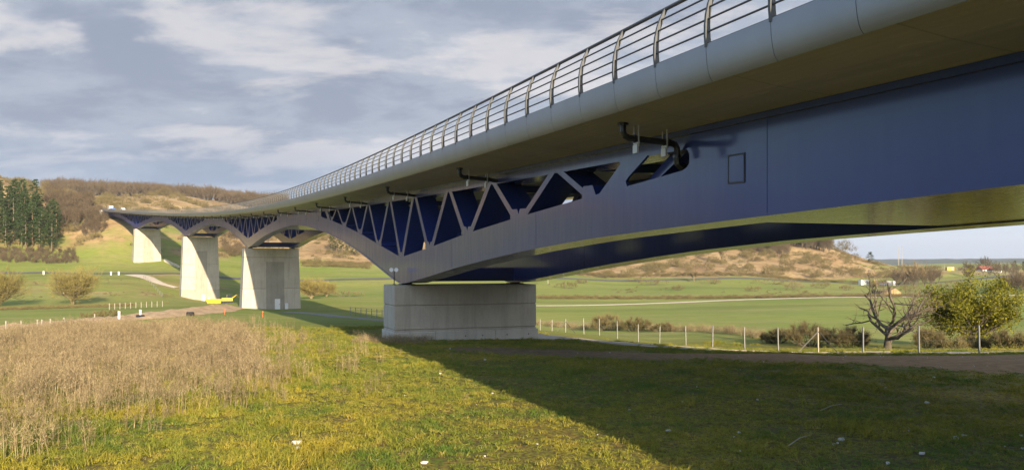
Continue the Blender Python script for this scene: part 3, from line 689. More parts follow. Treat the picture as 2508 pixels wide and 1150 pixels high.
# ------------------------------------------------------------------ vegetation builders
def limb_tree(seed,h,trunk_h,r0,spread,levels=3,nb=(7,5,4),upward=.5,lean=0.,sides=5,droop=0.,taper=.62,fork=1,gnarl=.12,r_tip=.006,len0=None):
    """returns limb tubes (verts, faces) and twig anchor points with directions"""
    rg_=random.Random(seed); V=[];F=[];tips=[]
    def tube(pts,rs,n):
        b=len(V)
        for i,p in enumerate(pts):
            t=(pts[min(i+1,len(pts)-1)]-pts[max(i-1,0)]).normalized(); up=Vector((0,0,1)) if abs(t.z)<.9 else Vector((1,0,0))
            u=t.cross(up).normalized(); w=u.cross(t)
            for k in range(n):
                a=6.2832*k/n; q=p+(u*math.cos(a)+w*math.sin(a))*rs[i]; V.append((q.x,q.y,q.z))
        for i in range(len(pts)-1):
            for k in range(n): a=b+i*n+k; c=b+i*n+(k+1)%n; F.append((a,c,c+n,a+n))
    def grow(p,d,L,r,lev):
        ns=5 if lev<2 else 3; pts=[p.copy()]; rs=[r]; dd=d.copy()
        for i in range(ns):
            dd=(dd+Vector((rg_.gauss(0,gnarl),rg_.gauss(0,gnarl),rg_.gauss(0,gnarl*.7)+ (upward*.12 if lev else 0)-droop*.05*lev))).normalized()
            pts.append(pts[-1]+dd*L/ns); rs.append(max(r_tip,r*(1-(i+1)/ns*(1-taper if lev<levels else .8))))
        tube(pts,rs,sides if lev==0 else (4 if lev==1 else 3))
        if lev>=levels: 
            tips.extend([(pts[-1],dd),(pts[-2],dd),(pts[1],dd)]); return
        n=nb[min(lev,len(nb)-1)]
        for k in range(n):
            u=(.45+.55*(k+.5)/n) if lev==0 else (.25+.75*(k+.6)/n)
            x=u*ns; i=min(int(x),ns-1); q=pts[i].lerp(pts[i+1],x-i)
            a=6.2832*(k*.618+rg_.random()*.3); e=rg_.uniform(.35,1.0)*spread
            side=Vector((math.cos(a),math.sin(a),0))
            nd=(dd*(1.0-.35*spread)+side*e+Vector((0,0,upward*.4))).normalized() if lev==0 else (dd+Vector((rg_.gauss(0,1),rg_.gauss(0,1),rg_.gauss(0,.7)+upward*.4))*.75*spread).normalized()
            grow(q,nd,(len0 or (h-trunk_h)*.62)*(.75+.4*rg_.random())*(.58**lev),rs[i]*(.52 if lev==0 else .55),lev+1)
        if lev: tips.append((pts[-1],dd))
    for f in range(fork):
        grow(Vector((0,0,-.3)),Vector((lean+rg_.gauss(0,.15)*(fork>1),rg_.gauss(0,.05),1)).normalized(),trunk_h+.3,r0,0)
    return V,F,tips
def slivers(tips,n,L,w,rgn,spread=.8,up=.2,tri=True):
    """thin twig triangles round the tips"""
    T=np.array([tuple(t[0]) for t in tips]); D=np.array([tuple(t[1]) for t in tips]); k=rgn.integers(0,len(T),n)
    b=T[k]+rgn.normal(0,.04,(n,3)); d=D[k]+rgn.normal(0,spread,(n,3)); d[:,2]+=up; d/=np.linalg.norm(d,axis=1)[:,None]
    l=L*rgn.uniform(.5,1.3,n)[:,None]; s=np.cross(d,rgn.normal(0,1,(n,3))); s/=np.linalg.norm(s,axis=1)[:,None]
    V=np.stack([b-s*w,b+s*w,b+d*l],1).reshape(-1,3); F=np.arange(3*n).reshape(-1,3); return V,F
def leaves(centres,n,sig,size,rgn,flat=1.):
    k=rgn.integers(0,len(centres),n); c=np.asarray(centres)[k]+rgn.normal(0,1,(n,3))*sig*np.array([1,1,flat])
    a=rgn.normal(0,1,(n,3)); a/=np.linalg.norm(a,axis=1)[:,None]; b=np.cross(a,rgn.normal(0,1,(n,3))); b/=np.linalg.norm(b,axis=1)[:,None]
    s=size*rgn.uniform(.6,1.4,n)[:,None]
    V=np.stack([c-a*s,c+b*s*.6,c+a*s,c-b*s*.6],1).reshape(-1,3); return V,np.arange(4*n).reshape(-1,4)
def gn_scatter(name,pts,srcs,rot=None,scale=None,label=None,kind='stuff',tilt=None,seed=1):
    """points -> instances of the given meshes through geometry nodes, one 'stuff' object"""
    pts=np.asarray(pts,dtype=np.float32); n=len(pts); r=np.random.default_rng(seed)
    rot=r.uniform(0,6.283,n) if rot is None else rot; scale=np.ones(n) if scale is None else scale
    rv=np.zeros((n,3),dtype=np.float32); rv[:,2]=rot
    if tilt is not None: rv[:,0]=r.normal(0,tilt,n); rv[:,1]=r.normal(0,tilt,n)
    me=bpy.data.meshes.new(name); me.vertices.add(n); me.vertices.foreach_set('co',pts.ravel())
    me.attributes.new('rv','FLOAT_VECTOR','POINT').data.foreach_set('vector',rv.ravel())
    me.attributes.new('sv','FLOAT','POINT').data.foreach_set('value',np.asarray(scale,dtype=np.float32))
    me.attributes.new('iv','INT','POINT').data.foreach_set('value',r.integers(0,len(srcs),n).astype(np.int32))
    o=obj(name,me); g=bpy.data.node_groups.new(name,'GeometryNodeTree')
    g.interface.new_socket('Geometry',in_out='INPUT',socket_type='NodeSocketGeometry'); g.interface.new_socket('Geometry',in_out='OUTPUT',socket_type='NodeSocketGeometry')
    N=g.nodes; L=g.links; gi=N.new('NodeGroupInput'); go=N.new('NodeGroupOutput'); jn=N.new('GeometryNodeGeometryToInstance')
    for src in srcs:
        oi=N.new('GeometryNodeObjectInfo'); oi.inputs['Object'].default_value=src; oi.inputs['As Instance'].default_value=True; L.new(oi.outputs['Geometry'],jn.inputs[0])
    ip=N.new('GeometryNodeInstanceOnPoints'); mp=N.new('GeometryNodeMeshToPoints'); L.new(gi.outputs[0],mp.inputs[0]); L.new(mp.outputs[0],ip.inputs['Points'])
    jg=N.new('GeometryNodeJoinGeometry')
    for nd in [x for x in N if x.bl_idname=='GeometryNodeObjectInfo'][::-1]: L.new(nd.outputs['Geometry'],jg.inputs[0])
    N.remove(jn); L.new(jg.outputs[0],ip.inputs['Instance']); ip.inputs['Pick Instance'].default_value=True
    def at(nm,dt):
        a=N.new('GeometryNodeInputNamedAttribute'); a.data_type=dt; a.inputs[0].default_value=nm
        return [q for q in a.outputs if q.enabled and q.name=='Attribute'][0]
    L.new(at('iv','INT'),ip.inputs['Instance Index']); 
    e=N.new('FunctionNodeEulerToRotation'); L.new(at('rv','FLOAT_VECTOR'),e.inputs[0]); L.new(e.outputs[0],ip.inputs['Rotation']); L.new(at('sv','FLOAT'),ip.inputs['Scale'])
    L.new(ip.outputs[0],go.inputs[0]); md=o.modifiers.new('scatter','NODES'); md.node_group=g
    tag(o,label,None,kind=kind); return o
def src(name,V,F,mat,smooth=False,extra=None):
    """unlinked source object for scattering"""
    if extra:
        V2,F2,m2=extra; b=len(V); F=[tuple(f) for f in (F.tolist() if isinstance(F,np.ndarray) else F)]; F2=[tuple(int(i)+b for i in f) for f in (F2.tolist() if isinstance(F2,np.ndarray) else F2)]
        me=mesh(name,np.concatenate([np.asarray(V,float).reshape(-1,3),np.asarray(V2,float).reshape(-1,3)]),F+F2,[mat,m2],smooth,[0]*len(F)+[1]*len(F2))
    else: me=mesh(name,V,F,mat,smooth)
    return bpy.data.objects.new(name,me)
# ---------------- foreground turf
def grass_patch(seed,n,size,h,w,lean=.5):
    r=np.random.default_rng(seed); nc=max(6,n//14); cc=r.uniform(-size/2,size/2,(nc,2)); ch=r.uniform(.4,1.25,nc)
    k=r.integers(0,nc,n); b=np.c_[cc[k]+r.normal(0,.045,(n,2)),np.full(n,-.02)]
    hh=h*ch[k]*r.uniform(.5,1.15,n); d=np.c_[r.normal(0,lean,(n,2)),np.ones(n)]; d/=np.linalg.norm(d,axis=1)[:,None]
    s=np.cross(d,np.c_[r.normal(0,1,(n,2)),np.zeros(n)]); s/=np.linalg.norm(s,axis=1)[:,None]
    mid=b+d*hh[:,None]*.55; top=mid+(d+np.c_[d[:,:2]*.9,-.25*np.ones(n)])*hh[:,None]*.45
    V=np.stack([b-s*w,b+s*w,mid+s*w*.7,mid-s*w*.7,top],1).reshape(-1,3); i=np.arange(n)*5
    F=[ (a,a+1,a+2,a+3) for a in i]+[(a+3,a+2,a+4) for a in i]; return V,F
turf=[src('turf_patch',*grass_patch(10+i,300,1.3,.075+.012*i,.0065),M_BLADE) for i in range(4)]
tall=[src('turf_patch_tall',*grass_patch(30+i,240,1.0,.21+.04*i,.0075,.38),M_BLADE) for i in range(3)]
def wedge(n,y0,y1,margin=3.,seed=0,dens_pow=1.0):
    r=np.random.default_rng(seed); Y=y0*(y1/y0)**r.random(n)if dens_pow==0 else np.sqrt(r.uniform(y0**2,y1**2,n)); X=r.uniform(-1,1,n)*(.635*Y+margin); return X,Y
def vn(x,y,s,seed):
    r=np.random.default_rng(seed); z=np.zeros_like(x)
    for i in range(9):
        a=r.uniform(0,6.28); l=s*r.uniform(.5,2); z+=np.sin((x*np.cos(a)+y*np.sin(a))*6.28/l+r.uniform(0,6.28)+1.2*np.sin((x*np.sin(a)-y*np.cos(a))*6.28/(l*1.7)))
    return z/9**.5
def clear(X,Y):
    """true where nothing built stands"""
    dx=X+8.05; dy=Y-59.1; s=-dx*math.sin(TH)+dy*math.cos(TH); n=dx*math.cos(TH)+dy*math.sin(TH)
    ok=~((np.abs(s)<2.7)&(n>-2.4)&(n<11.7)); return ok
def near_path(X,Y):
    P=np.array([(-42,150),(-36,142),(-27,124),(-17,104),(-5,82),(3,66),(8,57.5),(15,52.5),(22,50),(30,48.5),(40,47.5)]); d=np.full(X.shape,1e9)
    for a,b in zip(P[:-1],P[1:]):
        v=b-a; t=np.clip(((X-a[0])*v[0]+(Y-a[1])*v[1])/(v@v),0,1); d=np.minimum(d,np.hypot(X-a[0]-t*v[0],Y-a[1]-t*v[1]))
    return d
X,Y=wedge(9000,14,62,3,5); so,_,_=zones(X,Y,H(X,Y)); k=clear(X,Y)&(near_path(X,Y)>1.7)&(so<.55)&(vn(X,Y,7,2)+np.random.default_rng(1).normal(0,.5,len(X))>-1.1)
X,Y=X[k],Y[k]; gn_scatter('short_turf',np.c_[X,Y,H(X,Y)],turf,scale=np.random.default_rng(2).uniform(.75,1.35,len(X)),label='short patchy grass covering the foreground',tilt=.05)
X,Y=wedge(5200,15,75,3,6); so,_,_=zones(X,Y,H(X,Y)); q=vn(X,Y,9,8); lf=smooth(-1.,-9.,X+ .16*(Y-30)); k=clear(X,Y)&(near_path(X,Y)>1.9)&(so<.35)&(q+1.6*lf+np.random.default_rng(3).normal(0,.35,len(X))>1.0)
X,Y=X[k],Y[k]; gn_scatter('tall_grass',np.c_[X,Y,H(X,Y)],tall,scale=np.random.default_rng(4).uniform(.6,1.25,len(X)),label='longer grass tufts among the short turf',tilt=.08)
# ---------------- dry weeds on the left
def weed(seed,n=16,h=1.05):
    r=np.random.default_rng(seed); V=[];F=[]
    def blade(a,b,w):
        d=b-a; s=np.cross(d,r.normal(0,1,3)); s/=np.linalg.norm(s)+1e-9; i=len(V); V.extend([a-s*w,a+s*w,b]); F.append((i,i+1,i+2))
    for _ in range(n):
        b=np.r_[r.normal(0,.22,2),-.03]; hh=h*r.uniform(.55,1.2); d=np.r_[r.normal(0,.10,2),1]; t=b+d*hh; blade(b,t,.0075)
        for j in range(9):
            u=r.uniform(.35,1.0); p=b+d*hh*u; q=p+np.r_[r.normal(0,.6,2),r.uniform(.5,1.3)]*.13*r.uniform(.6,1.4); blade(p,q,.0055)
            if r.random()<.5: blade(q,q+r.normal(0,.03,3)+[0,0,.03],.010)
    return np.array(V),np.array(F)
weeds=[src('weed_clump',*weed(50+i),M_WEED) for i in range(6)]
poly=[(-150,870),(0,838),(110,815),(215,800),(560,797),(600,835),(660,880),(670,925),(600,980),(560,1000),(480,1010),(420,1050),(330,1040),(250,1090),(180,1075),(120,1150),(-200,1180)]
def inpoly(px,py,P):
    c=np.zeros(px.shape,bool); j=len(P)-1
    for i in range(len(P)):
        xi,yi=P[i]; xj,yj=P[j]; k=((yi>py)!=(yj>py)); 
        if k.any(): c^= k&(px<(xj-xi)*(py-yi)/(yj-yi+1e-9)+xi)
        j=i
    return c
PW=[on_ground(a,min(b,1500))[:2] for a,b in poly]      # outline of the weed bed on the ground
r=np.random.default_rng(11); n=30000; X=r.uniform(-55,-2,n); Y=r.uniform(16,75,n)
k=inpoly(X,Y,PW)&(vn(X,Y,5,12)+.9*vn(X,Y,1.8,13)+r.normal(0,.3,n)>-.75); X,Y=X[k][:4300],Y[k][:4300]; k=r.random(len(X))<np.clip((Y-15)/22,.25,1); X,Y=X[k],Y[k]
j=np.where(r.random(len(X))<.22,3.2,.7); X=X+r.normal(0,1,len(X))*j; Y=Y+r.normal(0,1,len(Y))*j; e=vn(X,Y,4,14); gn_scatter('dry_weeds',np.c_[X,Y,H(X,Y)],weeds,scale=np.clip(.66+.24*e+r.normal(0,.2,len(X)),.2,1.3),label='bed of tall dry brown weed stems on the left of the meadow',tilt=.07)
n=700; X=r.uniform(-30,2,n); Y=r.uniform(17,64,n); k=(vn(X,Y,6,21)+r.normal(0,.5,n)>1.1)&(X< 2-.12*Y)&clear(X,Y); X,Y=X[k],Y[k]
gn_scatter('sparse_weeds',np.c_[X,Y,H(X,Y)],weeds,scale=r.uniform(.2,.5,len(X)),label='scattered low dry stems in the short grass',tilt=.12)
n=260; X=r.uniform(-10.2,-5.5,n); Y=r.uniform(51,56.5,n); gn_scatter('pier_foot_weeds',np.c_[X,Y,H(X,Y)][clear(X,Y)],weeds,scale=r.uniform(.25,.5,clear(X,Y).sum()),label='pale dry grass at the left foot of the nearest pier',tilt=.1)
# ---------------- stones and sticks
def stone(seed):
    r=random.Random(seed); m=MB(); V=[];F=[]
    for i,(z,q) in enumerate(((-.3,.75),(.15,1.),(.55,.7))):
        for k in range(6): a=k*1.0472+r.uniform(-.2,.2); V.append((math.cos(a)*q*r.uniform(.75,1.15),math.sin(a)*q*r.uniform(.55,.9),z+r.uniform(-.08,.08)))
    for i in range(2):
        for k in range(6): F.append((i*6+k,i*6+(k+1)%6,(i+1)*6+(k+1)%6,(i+1)*6+k))
    F.append(tuple(range(12,18))); return V,F
st=[mesh('stone',*stone(i),M_STONE) for i in range(4)]
sto=[bpy.data.objects.new('stone_source',m_) for m_ in st]
for k,(px,py,s_,lab) in enumerate([(727,1086,.13,'pale upper stone of the pair lying in the sunlit grass'),(728,1100,.10,'pale lower stone of the pair lying in the sunlit grass'),(1040,1135,.08,'small white stone in sunlit turf at the bottom of the picture'),(2270,988,.10,'cream stone in the shaded grass on the right'),
   (2340,1075,.12,'beige stone near the right edge in shaded grass'),(2362,1070,.08,'orange-brown stone beside the beige one near the right edge'),(2060,1078,.11,'largest white stone of the rubble patch in the shade'),(2045,1090,.07,'small flat stone at the front of the rubble patch'),(1672,985,.06,'single pale pebble left in the shaded turf'),(1443,888,.07,'tiny white stone on the shaded bank'),(1855,980,.07,'grey-white pebble in the shade below the fence'),(2258,1112,.08,'thin white stone low on the right'),(1542,1005,.06,'small stone just right of the shadow edge'),(1637,1057,.08,'upper white pebble by the shadow edge'),(1810,1060,.06,'pebble alone between the rubble patch and shadow edge')]):
    x,y,z=on_ground(px,py,8); o=obj('stone',st[k%4],None,(x,y,z+.02)); o.scale=(s_*1.1,s_*.9,s_*.8); o.rotation_euler=(0,0,k*1.7); tag(o,lab,'stone','loose stones in the grass')
n=170; X,Y=wedge(n,15,50,1,31); k=(X>-4); X,Y=X[k],Y[k]
gn_scatter('pebbles',np.c_[X,Y,H(X,Y)+.015],sto,scale=np.random.default_rng(5).gamma(2.,.011,len(X))+.010,label='small pale pebbles scattered in the thin turf')
for k,(pa,pb,lab) in enumerate([((1930,1096),(1985,1070),'pale broken stick lying in the shaded grass'),((2010,1008),(2062,994),'dry twig lying in the shaded grass farther up')]):
    a=on_ground(*pa,8); b=on_ground(*pb,8); m=MB(); m.tube([(0,0,.05),((b[0]-a[0])*.5+.02,(b[1]-a[1])*.5,.09),(b[0]-a[0],b[1]-a[1],.06+b[2]-a[2])],[.014,.012,.007],5)
    o=m.build('stick',M_WOOD,None,a); tag(o,lab,'stick')
# ---------------- near right trees
def tree_thing(name,label,cat,loc,V,F,crown,barkm,group=None,rz=0,scale=1.):
    t=bpy.data.objects.new(name,None); COL.objects.link(t); t.location=loc; t.rotation_euler=(0,0,rz); t.scale=(scale,)*3
    tag(t,label,cat,group); obj('trunk',mesh('trunk',V,F,barkm,True),t)
    for nm,(cv,cf),mm in crown: obj(nm,mesh(nm,cv,cf,mm),t)
    return t
def copy_tree(root,loc,rz,scale,label=None):
    r_=root.copy(); COL.objects.link(r_); r_.location=loc; r_.rotation_euler=(0,0,rz); r_.scale=(scale,)*3
    if label: r_['label']=label
    for c in root.children: d=c.copy(); COL.objects.link(d); d.parent=r_
    return r_
rn=np.random.default_rng(77)
def gpt(px,Y): x=(px-1254)/2000*Y; return (x,Y,Hs(x,Y)-.05)
V,F,T=limb_tree(12,4.9,1.5,.25,1.5,3,(7,5,4),.22,.10,8,gnarl=.24,taper=.70,len0=2.9)
T=[(p,d) for p,d in T]
tree_thing('pollard_tree','gnarled bare tree with thick knotty limbs behind the fence','tree',gpt(2172,60),V,F,[('crown',slivers(T,1000,.36,.006,rn,.6,.3),M_TWIG)],M_BARK,scale=1.28)
V,F,T=limb_tree(9,6.6,1.1,.24,1.6,3,(13,7,5),.6,0,7,gnarl=.16,len0=3.3)
cs=np.array([tuple(p) for p,d in T]); cs=cs[rn.random(len(cs))<.75]
tree_thing('leafy_tree','broad yellow-green tree with dense tufted crown near the right edge','tree',gpt(2385,64),V,F,[('crown',leaves(cs,25000,.23,.08,rn),M_OAKL),('twigs',slivers(T,1200,.4,.008,rn,.8,.1),M_TWIG)],M_BARK)
def bush(seed,w,h,n,mat_l,mat_t=None,dens=1.):
    r=np.random.default_rng(seed); k=70; a=r.uniform(0,6.28,k); q=np.sqrt(r.random(k))*w/2; zz=h*(.25+.6*r.random(k))*np.sqrt(np.clip(1-(q/(w/2))**2*.75,0,1))
    T=[(Vector((q[i]*math.cos(a[i])*.8,q[i]*math.sin(a[i])*.6,zz[i])),Vector((math.cos(a[i])*.4,math.sin(a[i])*.4,.9)).normalized()) for i in range(k)]
    V,F=slivers(T,n,h*.33,.009,r,.55,.35)
    m=MB()
    for i in range(0,k,2): p=T[i][0]; m.tube([(p.x*.25,p.y*.25,-.1),(p.x*.7,p.y*.7,p.z*.5),(p.x,p.y,p.z)],[.03,.02,.012],3,False)
    return m,(V,F),leaves(np.array([tuple(t[0]) for t in T]),int(n*.5),h*.13,.035,r)
def bush_thing(label,loc,w,h,seed,n=3800,lm=M_BUSH,group=None,name='bush',lf=M_BUSHG):
    m,tw,lv=bush(seed,w,h,n,None); t=bpy.data.objects.new(name,None); COL.objects.link(t); t.location=loc; tag(t,label,'bush',group)
    m.build('stems',M_BARK,t); obj('twigs',mesh('twigs',*tw,lm),t); obj('foliage',mesh('foliage',*lv,lf),t); return t
bush_thing('large rounded dark bush behind the braced fence post',gpt(1985,66),5.4,2.0,1,8000)
bush_thing('low dark bush left of the large rounded bush',gpt(1905,70),3.6,1.25,2,5000)
bush_thing('bush right of the large one, left of the gnarled tree',gpt(2085,63),3.6,1.7,3,6000)
bush_thing('small green bush between the gnarled tree and the leafy tree',gpt(2275,60),2.4,1.6,4,4500)
bush_thing('scrub at the foot of the leafy tree',gpt(2380,57),3.0,1.1,5,4500)
bush_thing('pale grey-green scrub at the right edge behind the fence',gpt(2480,55),3.6,1.4,6,5500)
bush_thing('brown brush behind the last fence post',gpt(2330,56),2.6,.9,7,3500)
bush_thing('long rounded hedge bush in the meadow, left end of its row',gpt(1490,108),5.5,2.3,8,5000)
bush_thing('middle bush of the meadow row, dark brown',gpt(1555,103),5.0,1.9,9,4500)
bush_thing('lowest right bush of the meadow row',gpt(1625,97),4.0,1.2,10,3500)
bush_thing('round bush in the far meadow right of the nearest pier',gpt(1387,310),11.5,2.9,11,2600)
bush_thing('dark scrub beside the road, left part of the far meadow',gpt(1600,352),17.,3.4,12,2600)
bush_thing('dark scrub along the road, right part of the far meadow',gpt(1890,352),22.,3.2,13,2600)
bush_thing('scrub patch on the track at the left meadow edge',gpt(255,108),8.,1.1,14,4500)
bush_thing('low brown scrub between pier and hill meadow',gpt(850,255),14.,2.2,15,3000)
bush_thing('dark bush in the far right meadow',gpt(2155,335),9.,3.8,16,2400)
for k,(px,Yb,w_,h_,lab) in enumerate([(1425,350,7,2.2,'small bush on the road verge, first right of the round meadow bush'),(1660,300,6,2.4,'isolated round bush in the middle of the far meadow'),(1745,352,9,3.,'bush on the verge below the slender hillside birch'),(1845,290,8,2.2,'flat bush in the far meadow left of the yellowish one'),(1945,300,9,4.,'yellowish bush in the far meadow under the end of the hill'),(2010,318,10,3.2,'broad bush right of the yellowish meadow bush'),(2075,300,7,2.4,'small bush below the white containers'),(2230,262,9,3.2,'dark bush right of the straw mound'),(1560,372,10,2.6,'dark bush across the road at the foot of the hill'),(1480,388,8,3.,'pale bush at the hill foot, leftmost beyond the road'),(2335,300,12,3.6,'thicket in the valley above the leafy tree')]):
    bush_thing(lab,gpt(px,Yb),w_,h_,500+k,2000,M_BUSH if k%2 else M_TWIG)
# ---------------- budding willows on the left
def willow(seed,h,w,lab,loc,n=11000):
    V,F,T=limb_tree(seed,h,h*.16,.32,1.6,3,(11,6,5),.75,0,6,gnarl=.13,fork=3,len0=h*.52)
    r=np.random.default_rng(seed); c=np.array([tuple(p) for p,d in T])
    return tree_thing('willow',lab,'tree',loc,V,F,[('crown',slivers(T,n,1.1,.020,r,.5,.35),M_BUD),('buds',leaves(c,3500,.5,.075,r),M_BUD)],M_BARKL)
willow(21,10.6,11,'rounded budding willow in the left meadow, right of the one at the edge',gpt(178,196))
willow(22,10.,10,'budding willow cut by the left edge of the picture',gpt(-8,186))
willow(23,7.0,9,'yellowish bare tree just right of the doored pier',gpt(762,238),7000)
willow(24,5.5,7,'smaller yellowish bare tree farther right of the doored pier',gpt(800,262),5000)
# ---------------- pines on the left slope
def pine(seed,h):
    r=random.Random(seed); rn_=np.random.default_rng(seed); V=[];F=[]; m=MB()
    m.tube([(0,0,-1),(.15,0,h*.35),(.0,.1,h*.7),(.1,0,h*.98)],[.30,.24,.15,.04],6)
    cs=[]
    nb=34
    for i in range(nb):
        u=.22+.76*(i/nb); a=i*2.4+r.uniform(-.4,.4); L=(h*.20)*(1-((u-.22)/.80)**1.5)*r.uniform(.55,1.15)+.5
        if u<.42: L*=r.uniform(.2,.9)
        b=Vector((0,0,h*u)); e=b+Vector((math.cos(a)*L,math.sin(a)*L,L*.18)); m.tube([b,e],[.09,.03],3,False)
        for q in (.45,.7,.9,1.0): cs.append(tuple(b.lerp(e,q)+Vector((r.gauss(0,.25),r.gauss(0,.25),r.gauss(.1,.15)))))
    cs=np.array(cs); k=rn_.integers(0,len(cs),2100)
    lv=leaves(cs,2600,.46,.30,rn_,.5)
    return m,lv
pines=[]
for i in range(3):
    m,lv=pine(60+i,24+i*1.5); me=mesh('trunk',m.v,m.f,M_PINEBARK,True); pines.append((me,mesh('crown',*lv,M_PINE)))
def pine_at(i,x,y,s,lab,group='pines of the dark grove on the left slope',name='pine_tree'):
    t=bpy.data.objects.new(name,None); COL.objects.link(t); t.location=(x,y,Hs(x,y)-.3); t.scale=(s,)*3; t.rotation_euler=(0,0,i*1.9); tag(t,lab,'tree',group)
    a,b=pines[i%3]; obj('trunk',a,t); obj('crown',b,t); return t
rp=np.random.default_rng(91); cnt=0
for i in range(72):
    px=rp.uniform(-60,138); Yp=rp.uniform(378,425); x=(px-1254)/2000*Yp; s_=rp.uniform(.62,1.12)*(1. if px<95 else .8)
    pine_at(i,x,Yp,s_*.82,'tall dark pine of the grove on the left slope')
for i,(px,Yp,s_) in enumerate([(812,505,.42),(824,500,.5),(838,508,.46),(850,500,.42),(862,506,.34),(872,500,.30)]):
    px,Yp,_z=on_ground(px,618+i*2,300); px=px/Yp*2000+1254
    pine_at(i,(px-1254)/2000*Yp,Yp,s_*1.15,'small dark green conifer on the hillside seen under the arch beside the doored pier','small conifers seen under the arch')
t=pine_at(1,*gpt(2131,560)[:2],.27,'lone dark pine on the skyline right of the hill',None); t.scale=(.62,.62,.33)
pine_at(2,*gpt(2486,620)[:2],.36,'dark conifer near the right edge behind the red-roofed house',None)
pine_at(0,*gpt(2506,600)[:2],.34,'dark conifer cut by the right edge of the picture',None)
# ---------------- bare woods
def baretree(seed,h,n=420,w=.05):
    V,F,T=limb_tree(seed,h,h*.35,.26,.9,2,(8,5),.8,0,4,gnarl=.1,r_tip=.03)
    r=np.random.default_rng(seed); v2,f2=slivers(T,n,h*.16,w,r,.45,.45); return V,F,v2,f2
bt=[]
for i in range(4):
    V,F,v2,f2=baretree(100+i,13+i); bt.append(src('bare_tree_source',V,F,M_BARK,False,(v2,f2,M_TWIGFAR)))
def wood(name,label,px0,px1,Y0,Y1,n,s0,s1,seed):
    r=np.random.default_rng(seed); px=r.uniform(px0,px1,n); Y=r.uniform(Y0,Y1,n); X=(px-1254)/2000*Y
    return gn_scatter(name,np.c_[X,Y,H(X,Y)-.4],bt,scale=r.uniform(s0,s1,n),label=label,seed=seed)
wood('far_wood','bare brown winter wood along the skyline above the grassy hills',105,700,820,960,1100,.7,1.2,1)
wood('slope_wood','dense bare thicket on the slope right of the pines',112,225,405,500,330,.25,.62,2)
wood('grove_edge','brown brush under the pine grove',-40,190,358,382,420,.12,.25,3)
wood('hill_wood','bare brown wood on the hill seen under the bridge on the right',1480,2032,548,640,1100,.5,1.0,4)
wood('hill_copse','thin bare copse half way up the hill under the bridge',1430,1930,490,556,760,.3,.7,14)
wood('abutment_scrub','brown scrub on the green slope left of the hillside pier',190,258,398,440,190,.16,.40,15)
wood('slope_foot_brush','bare brush at the foot of the hill behind the second farthest pier',545,600,400,440,60,.2,.4,16)
wood('valley_wood','bare trees in the valley behind the gnarled tree',2190,2300,330,420,46,.35,.62,5)
wood('plain_wood','low bare trees in the plain near the right edge',2350,2560,480,700,70,.35,.7,6)
wood('edge_thicket','brown hedge behind the leafy tree at the right edge',2455,2620,250,300,60,.35,.5,7)
wood('underbridge_wood','bare trees on the hillside seen between the far piers',545,660,470,560,160,.3,.6,8)
for k,(px,Yp,h_,lab) in enumerate([(2412,640,14,'tall rounded bare tree behind the red-roofed house'),(2372,600,10,'pale rounded bare tree left of the red-roofed house'),(2238,350,12,'broad bare tree on the valley floor behind the gnarled tree'),(2262,365,10.5,'smaller bare tree beside the broad one on the valley floor'),(1768,455,11,'slender bare birch on the hillside under the bridge'),(1700,372,6,'small round bare tree beside the far road'),(1310,378,6,'tiny bare tree by the road, just right of the nearest pier')]):
    V,F,v2,f2=baretree(200+k,h_,1300,.035); tree_thing('bare_tree',lab,'tree',gpt(px,Yp),V,F,[('crown',(v2,f2),M_TWIGFAR if px>2300 else M_TWIG)],M_BARKL)
# scrub scattered over the dry hillsides
sb=[]
for i in range(4):
    m,tw,lv=bush(300+i,3.6,1.7,360,None); V2,F2=tw; m2,tw2,lv2=bush(310+i,3.6,1.7,700,None); sb.append(src('scrub_source',tw2[0],tw2[1],M_BUSH,False,(lv2[0],lv2[1],M_BUSHG)))
r=np.random.default_rng(41); n=9000; px=r.uniform(-100,2300,n); Y=r.uniform(385,640,n); X=(px-1254)/2000*Y; Z=H(X,Y); s_,d_,f_=zones(X,Y,Z)
k=(d_>.45)&(vn(X,Y,45,42)+.8*vn(X,Y,14,43)+r.normal(0,.35,n)>.35); gn_scatter('hill_scrub',np.c_[X,Y,Z-.1][k],sb,scale=r.gamma(3.,.36,k.sum())+.3,label='low dark scrub dotted over the dry hillsides')
n=900; px=r.uniform(1290,2300,n); Y=r.uniform(232,246,n); X=(px-1254)/2000*Y
gn_scatter('field_hedge',np.c_[X,Y,H(X,Y)-.2],sb,scale=r.uniform(.35,.75,n),label='low brown hedgerow along the far side of the farm track')
n=520; t=r.random(n); px=1310+t*560; Y=128-52*t+r.normal(0,1.2,n); X=(px-1254)/2000*Y
gn_scatter('ditch_reeds',np.c_[X,Y,H(X,Y)],weeds,scale=r.uniform(.4,.9,n),label='line of dry reeds along the meadow ditch')
n=260; px=r.uniform(-60,560,n); t=(px)/540; Y=r.normal(0,2.,n)+np.interp(px,[-60,0,150,300,420,540],[72,78,90,106,122,150])-4; X=(px-1254)/2000*Y
gn_scatter('bank_grass',np.c_[X,Y,H(X,Y)],weeds,scale=r.uniform(.2,.5,n),label='dry grass along the spoil bank')
n=420; px=r.uniform(-40,330,n); Y=r.normal(0,2.5,n)+176+ (px/330)*24-12; X=(px-1254)/2000*Y
gn_scatter('willow_foot_brush',np.c_[X,Y,H(X,Y)-.1],sb,scale=r.uniform(.2,.45,n),label='brown brush at the feet of the left willows')
n=300; px=r.uniform(740,905,n); Y=r.uniform(395,412,n); X=(px-1254)/2000*Y
gn_scatter('verge_brush',np.c_[X,Y,H(X,Y)-.1],sb,scale=r.uniform(.5,1.1,n),label='roadside brush between the doored pier and the nearest arch')
n=520; px=r.uniform(1320,2200,n); Y=r.uniform(392,404,n); X=(px-1254)/2000*Y
gn_scatter('roadside_brush',np.c_[X,Y,H(X,Y)-.1],sb,scale=r.uniform(.4,1.1,n),label='roadside brush along the foot of the right hill')
